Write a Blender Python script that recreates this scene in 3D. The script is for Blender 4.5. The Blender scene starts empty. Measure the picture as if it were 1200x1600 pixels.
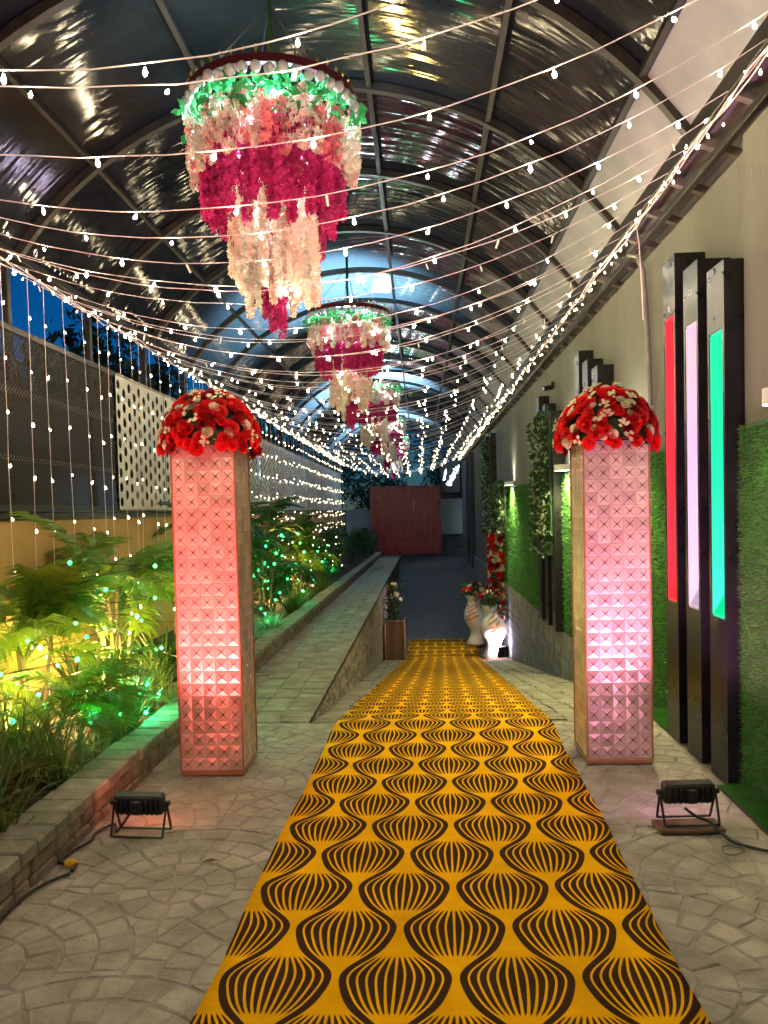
import bpy, math, random
import numpy as np
from mathutils import Vector, Matrix, Euler

PI = math.pi
rad = math.radians
rng = random.Random(11)
sc = bpy.context.scene
col = sc.collection

# ------------------------------------------------------------------ camera
cam_d = bpy.data.cameras.new('camera')
cam_d.sensor_fit = 'HORIZONTAL'
cam_d.sensor_width = 36.0
cam_d.lens = 36.0
cam_d.shift_y = 0.03357
cam_d.clip_start = 0.05
cam_d.clip_end = 3000
cam = bpy.data.objects.new('camera', cam_d)
col.objects.link(cam)
def cam_axes(yaw, pitch, roll):
    fw = Vector((-math.sin(yaw) * math.cos(pitch), math.cos(yaw) * math.cos(pitch), math.sin(pitch)))
    r = Vector((math.cos(yaw), math.sin(yaw), 0))
    u = r.cross(fw)
    return math.cos(roll) * r + math.sin(roll) * u, -math.sin(roll) * r + math.cos(roll) * u, fw
_r, _u, _f = cam_axes(rad(2.7198), rad(-2.0), rad(-1.4))
cam.matrix_world = Matrix(((_r.x, _u.x, -_f.x, 0), (_r.y, _u.y, -_f.y, 0), (_r.z, _u.z, -_f.z, 1.6), (0, 0, 0, 1)))
sc.camera = cam

# ------------------------------------------------------------------ world: late dusk
world = bpy.data.worlds.new('World')
sc.world = world
world.use_nodes = True
wn = world.node_tree.nodes
wl = world.node_tree.links
bg = wn['Background']
sky = wn.new('ShaderNodeTexSky')
sky.sky_type = 'NISHITA'
sky.sun_disc = False
sky.sun_elevation = rad(4.0)
sky.air_density = 1.0
sky.dust_density = 0.0
sky.ozone_density = 7.0
sky.sun_rotation = rad(120)
wl.new(sky.outputs[0], bg.inputs[0])
bg.inputs[1].default_value = 0.030
sun_d = bpy.data.lights.new('sun', 'SUN')
sun_d.energy = 0.008
sun_d.angle = rad(12)
sun_d.color = (0.6, 0.75, 1.0)
sun = bpy.data.objects.new('sun', sun_d)
sun.rotation_euler = (rad(50), 0, rad(120))
col.objects.link(sun)

# ------------------------------------------------------------------ render / exposure
sc.view_settings.view_transform = 'Standard'
sc.view_settings.look = 'None'
sc.view_settings.gamma = 1.0
sc.view_settings.exposure = 1.98
sc.render.engine = 'CYCLES'
cy = sc.cycles
cy.use_denoising = True
cy.max_bounces = 6
cy.diffuse_bounces = 3
cy.glossy_bounces = 3
cy.transmission_bounces = 3
cy.transparent_max_bounces = 12
cy.sample_clamp_indirect = 4.0
cy.caustics_reflective = False
cy.caustics_refractive = False
cy.use_light_tree = True

# ------------------------------------------------------------------ light strengths
E_BULB = 155.0      # cross strings
E_EAVE = 7.0       # eave bundles and drops

# ================================================================== helpers
class MB:
    def __init__(s):
        s.v = []; s.f = []; s.uv = None
    def add(s, vs, fs):
        o = len(s.v)
        s.v += [tuple(p) for p in vs]
        s.f += [tuple(i + o for i in f) for f in fs]
        return s
    def box(s, x0, x1, y0, y1, z0, z1):
        return s.add([(x0,y0,z0),(x1,y0,z0),(x1,y1,z0),(x0,y1,z0),(x0,y0,z1),(x1,y0,z1),(x1,y1,z1),(x0,y1,z1)],
                     [(0,3,2,1),(4,5,6,7),(0,1,5,4),(1,2,6,5),(2,3,7,6),(3,0,4,7)])
    def cbox(s, x0, x1, y0, y1, z0, z1, b=0.005):
        # box with chamfered edges
        L = ((x0, x1), (y0, y1), (z0, z1))
        vs = []; idx = {}
        for sx in (0, 1):
            for sy in (0, 1):
                for sz in (0, 1):
                    for ax in range(3):
                        p = [L[0][sx], L[1][sy], L[2][sz]]
                        for k, q in enumerate((sx, sy, sz)):
                            if k != ax: p[k] += b if q == 0 else -b
                        idx[(sx, sy, sz, ax)] = len(vs); vs.append(p)
        fs = []
        for ax in range(3):
            o = [k for k in range(3) if k != ax]
            for q in (0, 1):
                ring = []
                for a, c in ((0,0),(1,0),(1,1),(0,1)):
                    t = [0,0,0]; t[ax] = q; t[o[0]] = a; t[o[1]] = c
                    ring.append(idx[(*t, ax)])
                if (q == 1) == (ax == 1): ring.reverse()
                fs.append(ring)
        for ax in range(3):                      # edges along ax
            o = [k for k in range(3) if k != ax]
            for a in (0, 1):
                for c in (0, 1):
                    t0 = [0,0,0]; t0[o[0]] = a; t0[o[1]] = c; t1 = list(t0); t1[ax] = 1
                    r = [idx[(*t0, o[0])], idx[(*t1, o[0])], idx[(*t1, o[1])], idx[(*t0, o[1])]]
                    fs.append(r)
        for sx in (0, 1):
            for sy in (0, 1):
                for sz in (0, 1):
                    fs.append([idx[(sx, sy, sz, k)] for k in range(3)])
        return s.add(vs, fs)
    def bar(s, p0, p1, w, h, up=(0, 0, 1)):
        p0 = Vector(p0); p1 = Vector(p1); d = (p1 - p0).normalized()
        up = Vector(up)
        if abs(d.dot(up)) > .98: up = Vector((0, 1, 0))
        r = d.cross(up).normalized(); u = r.cross(d)
        vs = []
        for p in (p0, p1):
            for a, c in ((-1,-1),(1,-1),(1,1),(-1,1)):
                vs.append(p + r * a * w / 2 + u * c * h / 2)
        return s.add(vs, [(0,1,2,3),(7,6,5,4),(0,4,5,1),(1,5,6,2),(2,6,7,3),(3,7,4,0)])
    def tube(s, pts, r, n=6, cap=True, r1=None):
        pts = [Vector(p) for p in pts]
        N = len(pts); vs = []; fs = []
        ref = None
        for i, p in enumerate(pts):
            d = (pts[min(i + 1, N - 1)] - pts[max(i - 1, 0)])
            d = d.normalized() if d.length > 1e-9 else Vector((0, 0, 1))
            if ref is None:
                ref = d.orthogonal().normalized()
            a = (ref - d * ref.dot(d))
            a = a.normalized() if a.length > 1e-6 else d.orthogonal().normalized()
            ref = a; b = d.cross(a)
            rr = r if r1 is None else r + (r1 - r) * i / max(1, N - 1)
            for k in range(n):
                t = 2 * PI * k / n
                vs.append(p + a * math.cos(t) * rr + b * math.sin(t) * rr)
        for i in range(N - 1):
            for k in range(n):
                k2 = (k + 1) % n
                fs.append((i*n+k, i*n+k2, (i+1)*n+k2, (i+1)*n+k))
        if cap:
            fs.append(tuple(range(n - 1, -1, -1))); fs.append(tuple((N-1)*n + k for k in range(n)))
        return s.add(vs, fs)
    def lathe(s, prof, n=24, c=(0, 0, 0)):
        vs = []; fs = []
        for r, z in prof:
            for k in range(n):
                t = 2 * PI * k / n
                vs.append((c[0] + r * math.cos(t), c[1] + r * math.sin(t), c[2] + z))
        for i in range(len(prof) - 1):
            for k in range(n):
                k2 = (k + 1) % n
                fs.append((i*n+k, i*n+k2, (i+1)*n+k2, (i+1)*n+k))
        return s.add(vs, fs)
    def xf(s, m):
        s.v = [tuple(m @ Vector(p)) for p in s.v]; return s
    def merge(s, o, m=None):
        vs = o.v if m is None else [tuple(m @ Vector(p)) for p in o.v]
        return s.add(vs, o.f)
    def mesh(s, name, mat, smooth=False):
        me = bpy.data.meshes.new(name)
        me.from_pydata(s.v, [], s.f)
        if s.uv:
            l = me.uv_layers.new(name='UVMap')
            flat = [c for f in s.f for i in f for c in s.uv[i]]
            l.data.foreach_set('uv', flat)
        mats = mat if isinstance(mat, (list, tuple)) else [mat]
        for m in mats: me.materials.append(m)
        if smooth: me.polygons.foreach_set('use_smooth', [True] * len(me.polygons))
        me.update()
        return me
    def build(s, name, mat, parent=None, smooth=False):
        return link(name, s.mesh(name, mat, smooth), parent)

def link(name, me, parent=None, loc=None, rot=None, scale=None):
    o = bpy.data.objects.new(name, me)
    col.objects.link(o)
    if parent is not None: o.parent = parent
    if loc is not None: o.location = loc
    if rot is not None: o.rotation_euler = rot
    if scale is not None: o.scale = (scale,) * 3 if isinstance(scale, (int, float)) else scale
    return o
def tag(o, label, cat, group=None):
    o['label'] = label; o['category'] = cat
    if group: o['group'] = group
    return o
def thing(name, label, cat, loc=(0, 0, 0), rz=0, group=None):
    o = bpy.data.objects.new(name, None)
    col.objects.link(o); o.location = loc; o.rotation_euler = (0, 0, rz); o.empty_display_size = .1
    return tag(o, label, cat, group)
def structure(o):
    o['kind'] = 'structure'; return o
def stuff(o):
    o['kind'] = 'stuff'; return o
def lamp(name, kind, parent, loc, energy, color, aim=None, angle=60, blend=.6, size=.05):
    d = bpy.data.lights.new(name, kind)
    d.energy = energy; d.color = color; d.shadow_soft_size = size
    if kind == 'SPOT': d.spot_size = rad(angle); d.spot_blend = blend
    o = bpy.data.objects.new(name, d); col.objects.link(o)
    o.parent = parent
    o.location = loc
    if aim is not None:
        o.rotation_euler = (Vector(aim) - Vector(loc)).to_track_quat('-Z', 'Y').to_euler()
    return o

# ------------------------------------------------------------------ materials
def newmat(name):
    m = bpy.data.materials.new(name); m.use_nodes = True
    return m, m.node_tree.nodes, m.node_tree.links, m.node_tree.nodes['Principled BSDF']
def mat(name, c, rough=.6, metal=0., c2=None, scale=6., bump=0., bscale=40., spec=.5, coord='Object', stretch=None, rvar=0., detail=5., contrast=(.35, .65), trans=0., ior=None, obj_rand=0.):
    m, n, l, b = newmat(name)
    b.inputs['Base Color'].default_value = (*c, 1)
    b.inputs['Roughness'].default_value = rough
    b.inputs['Metallic'].default_value = metal
    b.inputs['Specular IOR Level'].default_value = spec
    if ior: b.inputs['IOR'].default_value = ior
    if trans: b.inputs['Transmission Weight'].default_value = trans
    tc = n.new('ShaderNodeTexCoord')
    vec = tc.outputs[coord]
    if stretch:
        mp = n.new('ShaderNodeMapping'); mp.inputs['Scale'].default_value = stretch
        l.new(vec, mp.inputs[0]); vec = mp.outputs[0]
    colsock = None
    if c2 is not None:
        no = n.new('ShaderNodeTexNoise'); no.inputs['Scale'].default_value = scale; no.inputs['Detail'].default_value = detail
        l.new(vec, no.inputs['Vector'])
        rp = n.new('ShaderNodeValToRGB')
        rp.color_ramp.elements[0].position = contrast[0]; rp.color_ramp.elements[1].position = contrast[1]
        rp.color_ramp.elements[0].color = (*c, 1); rp.color_ramp.elements[1].color = (*c2, 1)
        l.new(no.outputs[0], rp.inputs[0]); colsock = rp.outputs[0]
        if rvar:
            mr = n.new('ShaderNodeMapRange')
            mr.inputs[3].default_value = max(0, rough - rvar); mr.inputs[4].default_value = min(1, rough + rvar)
            l.new(no.outputs[0], mr.inputs[0]); l.new(mr.outputs[0], b.inputs['Roughness'])
    if obj_rand:
        oi = n.new('ShaderNodeObjectInfo'); hs = n.new('ShaderNodeHueSaturation')
        mr = n.new('ShaderNodeMapRange'); mr.inputs[3].default_value = 1 - obj_rand; mr.inputs[4].default_value = 1 + obj_rand
        l.new(oi.outputs['Random'], mr.inputs[0]); l.new(mr.outputs[0], hs.inputs['Value'])
        if colsock is not None: l.new(colsock, hs.inputs['Color'])
        else: hs.inputs['Color'].default_value = (*c, 1)
        colsock = hs.outputs[0]
    if colsock is not None: l.new(colsock, b.inputs['Base Color'])
    if bump:
        nb = n.new('ShaderNodeTexNoise'); nb.inputs['Scale'].default_value = bscale; nb.inputs['Detail'].default_value = 6
        l.new(vec, nb.inputs['Vector'])
        bp = n.new('ShaderNodeBump'); bp.inputs['Strength'].default_value = min(1, bump); bp.inputs['Distance'].default_value = .01 * max(1, bump)
        l.new(nb.outputs[0], bp.inputs['Height']); l.new(bp.outputs[0], b.inputs['Normal'])
    return m
def emit(name, c, strength, base=(.8, .8, .8)):
    m, n, l, b = newmat(name)
    b.inputs['Base Color'].default_value = (*base, 1)
    b.inputs['Emission Color'].default_value = (*c, 1)
    b.inputs['Emission Strength'].default_value = strength
    return m
def leafmat(name, c, c2, scale=9., rough=.45):
    m = mat(name, c, rough, c2=c2, scale=scale, obj_rand=.25)
    n = m.node_tree.nodes; l = m.node_tree.links; b = n['Principled BSDF']
    tr = n.new('ShaderNodeBsdfTranslucent'); tr.inputs[0].default_value = (c2[0] * 1.3, c2[1] * 1.3, c2[2], 1)
    mx = n.new('ShaderNodeMixShader'); mx.inputs[0].default_value = .35
    l.new(b.outputs[0], mx.inputs[1]); l.new(tr.outputs[0], mx.inputs[2]); l.new(mx.outputs[0], n['Material Output'].inputs[0])
    return m

M = {}
M['stone'] = mat('paving_stone', (.26, .235, .19), .66, c2=(.43, .395, .33), scale=5, bump=1.2, bscale=26, rvar=.15, coord='Generated' if False else 'Object', obj_rand=.10, spec=.35)
M['joint'] = mat('paving_joint', (.23, .21, .172), .85, c2=(.35, .32, .27), scale=8, bump=.6, bscale=50)
M['paver'] = mat('walkway_paver', (.19, .175, .125), .65, c2=(.32, .295, .215), scale=6, bump=.8, bscale=30, obj_rand=.15)
M['drive'] = mat('driveway_concrete', (.070, .064, .062), .6, c2=(.125, .115, .112), scale=3, bump=2.2, bscale=7, rvar=.15)
M['kerb'] = mat('kerb_stone', (.17, .17, .12), .8, c2=(.30, .29, .21), scale=9, bump=.9, bscale=35, obj_rand=.18)
M['kerbface'] = mat('kerb_face_stone', (.14, .115, .085), .85, c2=(.27, .22, .16), scale=10, bump=1.0, bscale=28, obj_rand=.22)
M['rough'] = mat('rough_stone_face', (.12, .105, .085), .85, c2=(.30, .27, .22), scale=7, bump=3.0, bscale=11)
M['soil'] = mat('soil', (.03, .022, .014), .95, c2=(.06, .045, .03), scale=15, bump=1.0, bscale=40)
M['ground'] = mat('ground', (.06, .055, .05), .9, c2=(.11, .10, .09), scale=.6, bump=.6, bscale=6)
M['plaster'] = mat('grey_plaster', (.115, .122, .100), .8, c2=(.185, .19, .158), scale=2.2, bump=.35, bscale=50, contrast=(.25, .8), stretch=(1, 1, .22), detail=9)
M['tan'] = mat('tan_wall', (.34, .185, .055), .75, c2=(.46, .27, .09), scale=1.6, bump=.4, bscale=30)
M['block'] = mat('grey_block', (.13, .13, .13), .8, c2=(.24, .24, .235), scale=6, bump=1.0, bscale=28, obj_rand=.15)
M['steel'] = mat('dark_steel', (.014, .013, .012), .5, metal=.2, c2=(.035, .030, .028), scale=9, bump=.2, rvar=.15)
M['steel_grey'] = mat('grey_steel', (.16, .155, .15), .5, metal=.3, c2=(.24, .23, .22), scale=7, bump=.2)
M['flash'] = mat('white_flashing', (.17, .185, .205), .5, c2=(.24, .255, .275), scale=3, bump=.2)
M['fin'] = mat('black_fin', (.008, .008, .009), .3, c2=(.016, .016, .018), scale=5, spec=.3, rvar=.1, bump=.15, bscale=30)
M['turf'] = mat('turf_backing', (.015, .055, .012), .9, c2=(.03, .09, .02), scale=12, bump=1.0, bscale=120)
M['blade'] = leafmat('turf_blade', (.045, .19, .03), (.085, .31, .05), 6, .5)
M['white'] = mat('white_plastic', (.75, .75, .73), .35)
M['black'] = mat('black_plastic', (.012, .012, .013), .38, c2=(.022, .022, .024), scale=18, bump=.15)
M['rubber'] = mat('black_cable', (.012, .012, .012), .5)
M['yellow'] = mat('yellow_plug', (.8, .45, .01), .4)
M['wood'] = mat('brown_wood', (.10, .05, .025), .6, c2=(.19, .10, .05), scale=4, stretch=(1, 1, .12), bump=.3)
M['tile'] = mat('rose_gold_mosaic', (.62, .43, .34), .34, metal=.35, c2=(.72, .55, .44), scale=5, bump=.06, bscale=60, obj_rand=.2)
M['tilecore'] = mat('pillar_core', (.13, .07, .05), .6)
M['copper'] = mat('copper_trim', (.40, .18, .09), .35, metal=.4)
def rosemat(name, c, c2):
    m = leafmat(name, c, c2, 30, .5); return m
M['rose_red'] = rosemat('rose_red', (.58, .006, .010), (.80, .014, .022))
M['rose_dark'] = rosemat('rose_dark_red', (.20, .003, .008), (.36, .006, .014))
M['rose_white'] = rosemat('rose_cream', (.70, .55, .44), (.85, .76, .66))
M['filler'] = rosemat('filler_cream', (.72, .66, .42), (.82, .80, .62))
M['leafdark'] = leafmat('dark_leaf', (.012, .04, .012), (.03, .075, .02))
M['maroon'] = mat('maroon_hoop', (.10, .012, .02), .4, metal=.3)
M['gold'] = mat('brass', (.70, .48, .18), .3, metal=1.0)
M['bead'] = mat('glass_bead', (.9, .93, .95), .08, spec=.8, trans=.55, ior=1.4)
M['pinkpale'] = rosemat('pale_pink_blossom', (.72, .50, .52), (.86, .74, .74))
M['pinkrose'] = rosemat('rose_pink_blossom', (.70, .16, .22), (.80, .30, .34))
M['magenta'] = rosemat('magenta_blossom', (.36, .008, .10), (.62, .03, .24))
M['cream'] = rosemat('cream_blossom', (.70, .50, .48), (.84, .70, .66))
M['whiteblossom'] = rosemat('white_blossom', (.74, .74, .70), (.86, .86, .84))
M['vivid'] = leafmat('bright_leaf', (.03, .30, .10), (.06, .45, .16))
M['frond'] = leafmat('palm_leaf', (.075, .155, .014), (.14, .25, .026), 5, .4)
M['frond_d'] = leafmat('dark_palm_leaf', (.018, .065, .014), (.04, .11, .022), 5, .4)
M['grass'] = leafmat('grass_leaf', (.05, .10, .02), (.12, .17, .045), 5, .5)
M['grass_p'] = leafmat('pale_striped_leaf', (.16, .24, .13), (.34, .42, .27), 9, .5)
M['dry'] = leafmat('dry_leaf', (.16, .09, .04), (.26, .16, .08), 5, .7)
M['stem'] = mat('palm_stem', (.10, .10, .04), .6, c2=(.18, .14, .07), scale=14, bump=.4)
M['wire'] = mat('clear_white_cable', (.74, .62, .70), .35, spec=.6)
M['bulb'] = emit('warm_bulb', (1.0, .82, .50), E_BULB)
M['bulb_mid'] = emit('dim_warm_bulb', (1.0, .80, .46), 34.0)
M['bulb_soft'] = emit('small_warm_bulb', (1.0, .80, .46), E_EAVE)
M['bulb_off'] = mat('unlit_bulb', (.8, .78, .75), .25, spec=.8)
M['bulb_green'] = emit('green_bulb', (.01, 1.0, .16), 3.0)
M['bulb_cool'] = emit('cool_led', (.75, .92, 1.0), 40.0)
M['gatered'] = mat('red_gate_sheet', (.36, .010, .034), .3, c2=(.42, .013, .042), scale=2, rvar=.12, bump=.12, bscale=20)
M['vase'] = mat('white_vase', (.70, .66, .68), .3, c2=(.78, .74, .76), scale=4)
M['vaseleaf'] = mat('orange_leaf_glaze', (.62, .18, .07), .35, c2=(.70, .30, .12), scale=14)
M['bluelitwall'] = mat('pale_far_wall', (.5, .55, .6), .7, c2=(.6, .65, .7), scale=1.5)  # white wall; the blue cast of the cool light is in its colour
M['greyfar'] = mat('grey_far_wall', (.20, .22, .22), .7, c2=(.28, .29, .28), scale=1.5)
M['darkfar'] = mat('dark_far_panel', (.03, .035, .045), .6, c2=(.05, .055, .065), scale=2)
M['slot_red'] = emit('red_slot', (1.0, .06, .085), .12, (.75, .03, .05))
M['slot_white'] = emit('white_slot', (.78, .70, 1.0), .05, (.75, .72, .8))  # white lining; floodlight's lavender cast is put into its colour and faint glow
M['slot_teal'] = emit('teal_slot', (0.0, 1.0, .50), .11, (.02, .60, .36))
M['lens_red'] = emit('red_flood_lens', (1.0, .12, .10), 8.0)
M['lens_pink'] = emit('pink_flood_lens', (1.0, .35, .75), 8.0)
M['lens_violet'] = emit('white_flood_lens', (.88, .80, 1.0), 14.0)
M['lampglow'] = emit('lamp_diffuser', (1.0, .93, .72), 9.0)
M['warmglow'] = emit('garden_lens', (1.0, .72, .22), 22.0)
M['signglow'] = emit('sign_letters', (.80, .93, 1.0), 3.5)
M['addedlens'] = emit('added_lamp_lens', (.62, .85, 1.0), 30.0)  # lens of the added cool lamps

def roof_sheet_mat():
    m, n, l, b = newmat('smoked_polycarbonate')
    b.inputs['Roughness'].default_value = .07
    b.inputs['IOR'].default_value = 1.5
    b.inputs['Specular IOR Level'].default_value = .34
    tc = n.new('ShaderNodeTexCoord')
    no = n.new('ShaderNodeTexNoise'); no.inputs['Scale'].default_value = 2.2; no.inputs['Detail'].default_value = 8; no.inputs['Roughness'].default_value = .7
    l.new(tc.outputs['Object'], no.inputs['Vector'])
    rp = n.new('ShaderNodeValToRGB')
    rp.color_ramp.elements[0].position = .38; rp.color_ramp.elements[1].position = .72
    rp.color_ramp.elements[0].color = (.006, .008, .010, 1); rp.color_ramp.elements[1].color = (.020, .023, .025, 1)
    l.new(no.outputs[0], rp.inputs[0]); l.new(rp.outputs[0], b.inputs['Base Color'])
    mr = n.new('ShaderNodeMapRange'); mr.inputs[3].default_value = .015; mr.inputs[4].default_value = .06
    b.inputs['Anisotropic'].default_value = .8
    tg = n.new('ShaderNodeTangent'); tg.direction_type = 'RADIAL'; tg.axis = 'Y'; l.new(tg.outputs[0], b.inputs['Tangent'])
    l.new(no.outputs[0], mr.inputs[0]); l.new(mr.outputs[0], b.inputs['Roughness'])
    # long shallow waves of the bent sheet and its fine flutes
    mp = n.new('ShaderNodeMapping'); mp.inputs['Scale'].default_value = (.8, 11, .8)
    l.new(tc.outputs['Object'], mp.inputs[0])
    w = n.new('ShaderNodeTexNoise'); w.inputs['Scale'].default_value = 1.0; w.inputs['Detail'].default_value = 1.0
    l.new(mp.outputs[0], w.inputs['Vector'])
    b1 = n.new('ShaderNodeBump'); b1.inputs['Strength'].default_value = .8; b1.inputs['Distance'].default_value = .0062
    l.new(w.outputs[0], b1.inputs['Height'])
    fl = n.new('ShaderNodeTexWave'); fl.wave_type = 'BANDS'; fl.bands_direction = 'Y'; fl.inputs['Scale'].default_value = 26
    fl.inputs['Distortion'].default_value = .6
    l.new(tc.outputs['Object'], fl.inputs['Vector'])
    b2 = n.new('ShaderNodeBump'); b2.inputs['Strength'].default_value = .02; b2.inputs['Distance'].default_value = .003
    l.new(fl.outputs['Fac'], b2.inputs['Height']); l.new(b1.outputs[0], b2.inputs['Normal'])
    l.new(b2.outputs[0], b.inputs['Normal'])
    tl = n.new('ShaderNodeBsdfTranslucent'); tl.inputs[0].default_value = (.30, .33, .36, 1)
    mx = n.new('ShaderNodeMixShader'); mx.inputs[0].default_value = .05
    l.new(b.outputs[0], mx.inputs[1]); l.new(tl.outputs[0], mx.inputs[2]); l.new(mx.outputs[0], n['Material Output'].inputs[0])
    return m
M['sheet'] = roof_sheet_mat()

def mesh_screen_mat():
    # dark sheet with fine see-through perforations, far too small to build
    m, n, l, b = newmat('fine_perforated_sheet')
    b.inputs['Base Color'].default_value = (.022, .017, .014, 1); b.inputs['Roughness'].default_value = .6; b.inputs['Specular IOR Level'].default_value = .15
    tc = n.new('ShaderNodeTexCoord'); sp = n.new('ShaderNodeSeparateXYZ'); l.new(tc.outputs['Object'], sp.inputs[0])
    def math_(op, a, bb=None):
        q = n.new('ShaderNodeMath'); q.operation = op
        for i, s in enumerate((a, bb)):
            if s is None: continue
            if isinstance(s, (int, float)): q.inputs[i].default_value = s
            else: l.new(s, q.inputs[i])
        return q.outputs[0]
    a = math_('SINE', math_('MULTIPLY', math_('ADD', sp.outputs['Y'], sp.outputs['Z']), 2 * PI / .05))
    c = math_('SINE', math_('MULTIPLY', math_('SUBTRACT', sp.outputs['Y'], sp.outputs['Z']), 2 * PI / .05))
    h = math_('GREATER_THAN', math_('ADD', a, c), .55)
    tr = n.new('ShaderNodeBsdfTransparent'); mx = n.new('ShaderNodeMixShader')
    l.new(h, mx.inputs[0]); l.new(b.outputs[0], mx.inputs[1]); l.new(tr.outputs[0], mx.inputs[2])
    l.new(mx.outputs[0], n['Material Output'].inputs[0])
    return m
M['screen'] = mesh_screen_mat()
M['panelwhite'] = mat('white_perforated_panel', (.50, .50, .46), .5, c2=(.60, .60, .56), scale=3, bump=.1)

def carpet_mat():
    m, n, l, b = newmat('ogee_carpet')
    b.inputs['Roughness'].default_value = .95; b.inputs['Specular IOR Level'].default_value = .04
    uv = n.new('ShaderNodeUVMap'); uv.uv_map = 'UVMap'
    sp = n.new('ShaderNodeSeparateXYZ'); l.new(uv.outputs[0], sp.inputs[0])
    def mt(op, a, bb=None, c=None):
        q = n.new('ShaderNodeMath'); q.operation = op
        for i, s in enumerate((a, bb, c)):
            if s is None: continue
            if isinstance(s, (int, float)): q.inputs[i].default_value = s
            else: l.new(s, q.inputs[i])
        return q.outputs[0]
    PU, PV = .41, .63
    u = mt('DIVIDE', sp.outputs[0], PU); v = mt('DIVIDE', sp.outputs[1], PV)
    ua = mt('ABSOLUTE', mt('SUBTRACT', u, mt('ROUND', u)))
    ph = mt('ADD', mt('MULTIPLY', v, 2 * PI), mt('MULTIPLY', mt('COSINE', mt('MULTIPLY', v, 4 * PI)), -.16))
    A = .186
    w = mt('ADD', mt('MULTIPLY', mt('COSINE', ph), A), .25)
    slope = mt('MULTIPLY', mt('SINE', ph), A * 2 * PI * PU / PV)
    cosf = mt('DIVIDE', 1.0, mt('SQRT', mt('ADD', mt('MULTIPLY', slope, slope), 1.0)))
    inA = mt('LESS_THAN', ua, w)
    # values in the onion the point belongs to
    def sel(a, bb): return mt('ADD', mt('MULTIPLY', inA, a), mt('MULTIPLY', mt('SUBTRACT', 1.0, inA), bb))
    x = sel(ua, mt('SUBTRACT', .5, ua)); W = sel(w, mt('SUBTRACT', .5, w))
    band = mt('DIVIDE', .041, cosf)
    Wi = mt('MAXIMUM', mt('SUBTRACT', W, band), .0005)
    s = mt('DIVIDE', x, Wi)
    N = 5
    sN = mt('MULTIPLY', s, N)
    dist = mt('MULTIPLY', mt('MULTIPLY', mt('ABSOLUTE', mt('SUBTRACT', sN, mt('ROUND', sN))), mt('DIVIDE', Wi, N)), cosf)
    line = mt('LESS_THAN', dist, mt('ADD', .0104, mt('MULTIPLY', mt('MAXIMUM', mt('SUBTRACT', .225, Wi), 0.0), .15)))
    inside = mt('LESS_THAN', x, mt('ADD', Wi, mt('DIVIDE', .009, cosf)))
    yel = mt('MULTIPLY', line, inside)
    tc = n.new('ShaderNodeTexCoord')
    no = n.new('ShaderNodeTexNoise'); no.inputs['Scale'].default_value = 3; no.inputs['Detail'].default_value = 8; no.inputs['Roughness'].default_value = .7
    l.new(tc.outputs['Object'], no.inputs['Vector'])
    mx = n.new('ShaderNodeMix'); mx.data_type = 'RGBA'
    mx.inputs['A'].default_value = (.062, .030, .014, 1); mx.inputs['B'].default_value = (.98, .49, .005, 1)
    l.new(yel, mx.inputs['Factor'])
    hs = n.new('ShaderNodeHueSaturation'); l.new(mx.outputs['Result'], hs.inputs['Color'])
    mr = n.new('ShaderNodeMapRange'); mr.inputs[1].default_value = .3; mr.inputs[2].default_value = .7; mr.inputs[3].default_value = .76; mr.inputs[4].default_value = 1.08
    l.new(no.outputs[0], mr.inputs[0]); l.new(mr.outputs[0], hs.inputs['Value'])
    l.new(hs.outputs[0], b.inputs['Base Color'])
    nf = n.new('ShaderNodeTexNoise'); nf.inputs['Scale'].default_value = 260; nf.inputs['Detail'].default_value = 3
    l.new(tc.outputs['Object'], nf.inputs['Vector'])
    bp = n.new('ShaderNodeBump'); bp.inputs['Strength'].default_value = .5; bp.inputs['Distance'].default_value = .004
    l.new(nf.outputs[0], bp.inputs['Height']); l.new(bp.outputs[0], b.inputs['Normal'])
    return m
M['carpet'] = carpet_mat()

# ================================================================== levels of the site
def z_walk(y): return 0.0 if y < 5.77 else -.41 * min(1, (y - 5.77) / (35 - 5.77))
def z_drive(y):
    P = ((-50, 0), (5.77, 0), (16.7, -1.66), (18.3, -1.51), (35, -.41), (500, -.41))
    for (a, za), (b, zb) in zip(P, P[1:]):
        if y <= b: return za + (zb - za) * (y - a) / (b - a)
    return -.41
WALK_X = -.87          # edge between raised walkway and sunken driveway
KERB_X = -1.72         # face of the planter kerb
WALL_X = 1.90          # right plaster wall
LEFT_X = -3.40         # left boundary wall
ARCH_Y = [1.54 + 1.62 * i for i in range(21)]
EAVE_Z = 3.86
ARC_C, ARC_R, ARC_Z = -.83, 3.126, 2.024
def arc(x, off=0.): return ARC_Z + math.sqrt((ARC_R + off) ** 2 - (x - ARC_C) ** 2)
def arc_pt(t, y, off=0.):
    # t 0..1 from left foot to right foot
    a0 = math.acos((-3.36 - ARC_C) / ARC_R); a1 = math.acos((1.70 - ARC_C) / ARC_R)
    a = a0 + (a1 - a0) * t
    return (ARC_C + (ARC_R + off) * math.cos(a), y, ARC_Z + (ARC_R + off) * math.sin(a))
ORD = 'first second third fourth fifth sixth seventh eighth ninth tenth eleventh twelfth thirteenth fourteenth fifteenth'.split()
def wobble(rg, a): return rg.uniform(-a, a)

# ------------------------------------------------------------------ ground sheet (frame round the sunken site)
g = MB()
B = 900.
for x0, x1, y0, y1 in ((-B, -3.6, -B, B), (2.3, B, -B, B), (-3.6, 2.3, 36.0, B), (-3.6, 2.3, -B, -4.0)):
    g.add([(x0, y0, -.46), (x1, y0, -.46), (x1, y1, -.46), (x0, y1, -.46)], [(0, 1, 2, 3)])
structure(g.build('ground', M['ground']))

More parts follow.
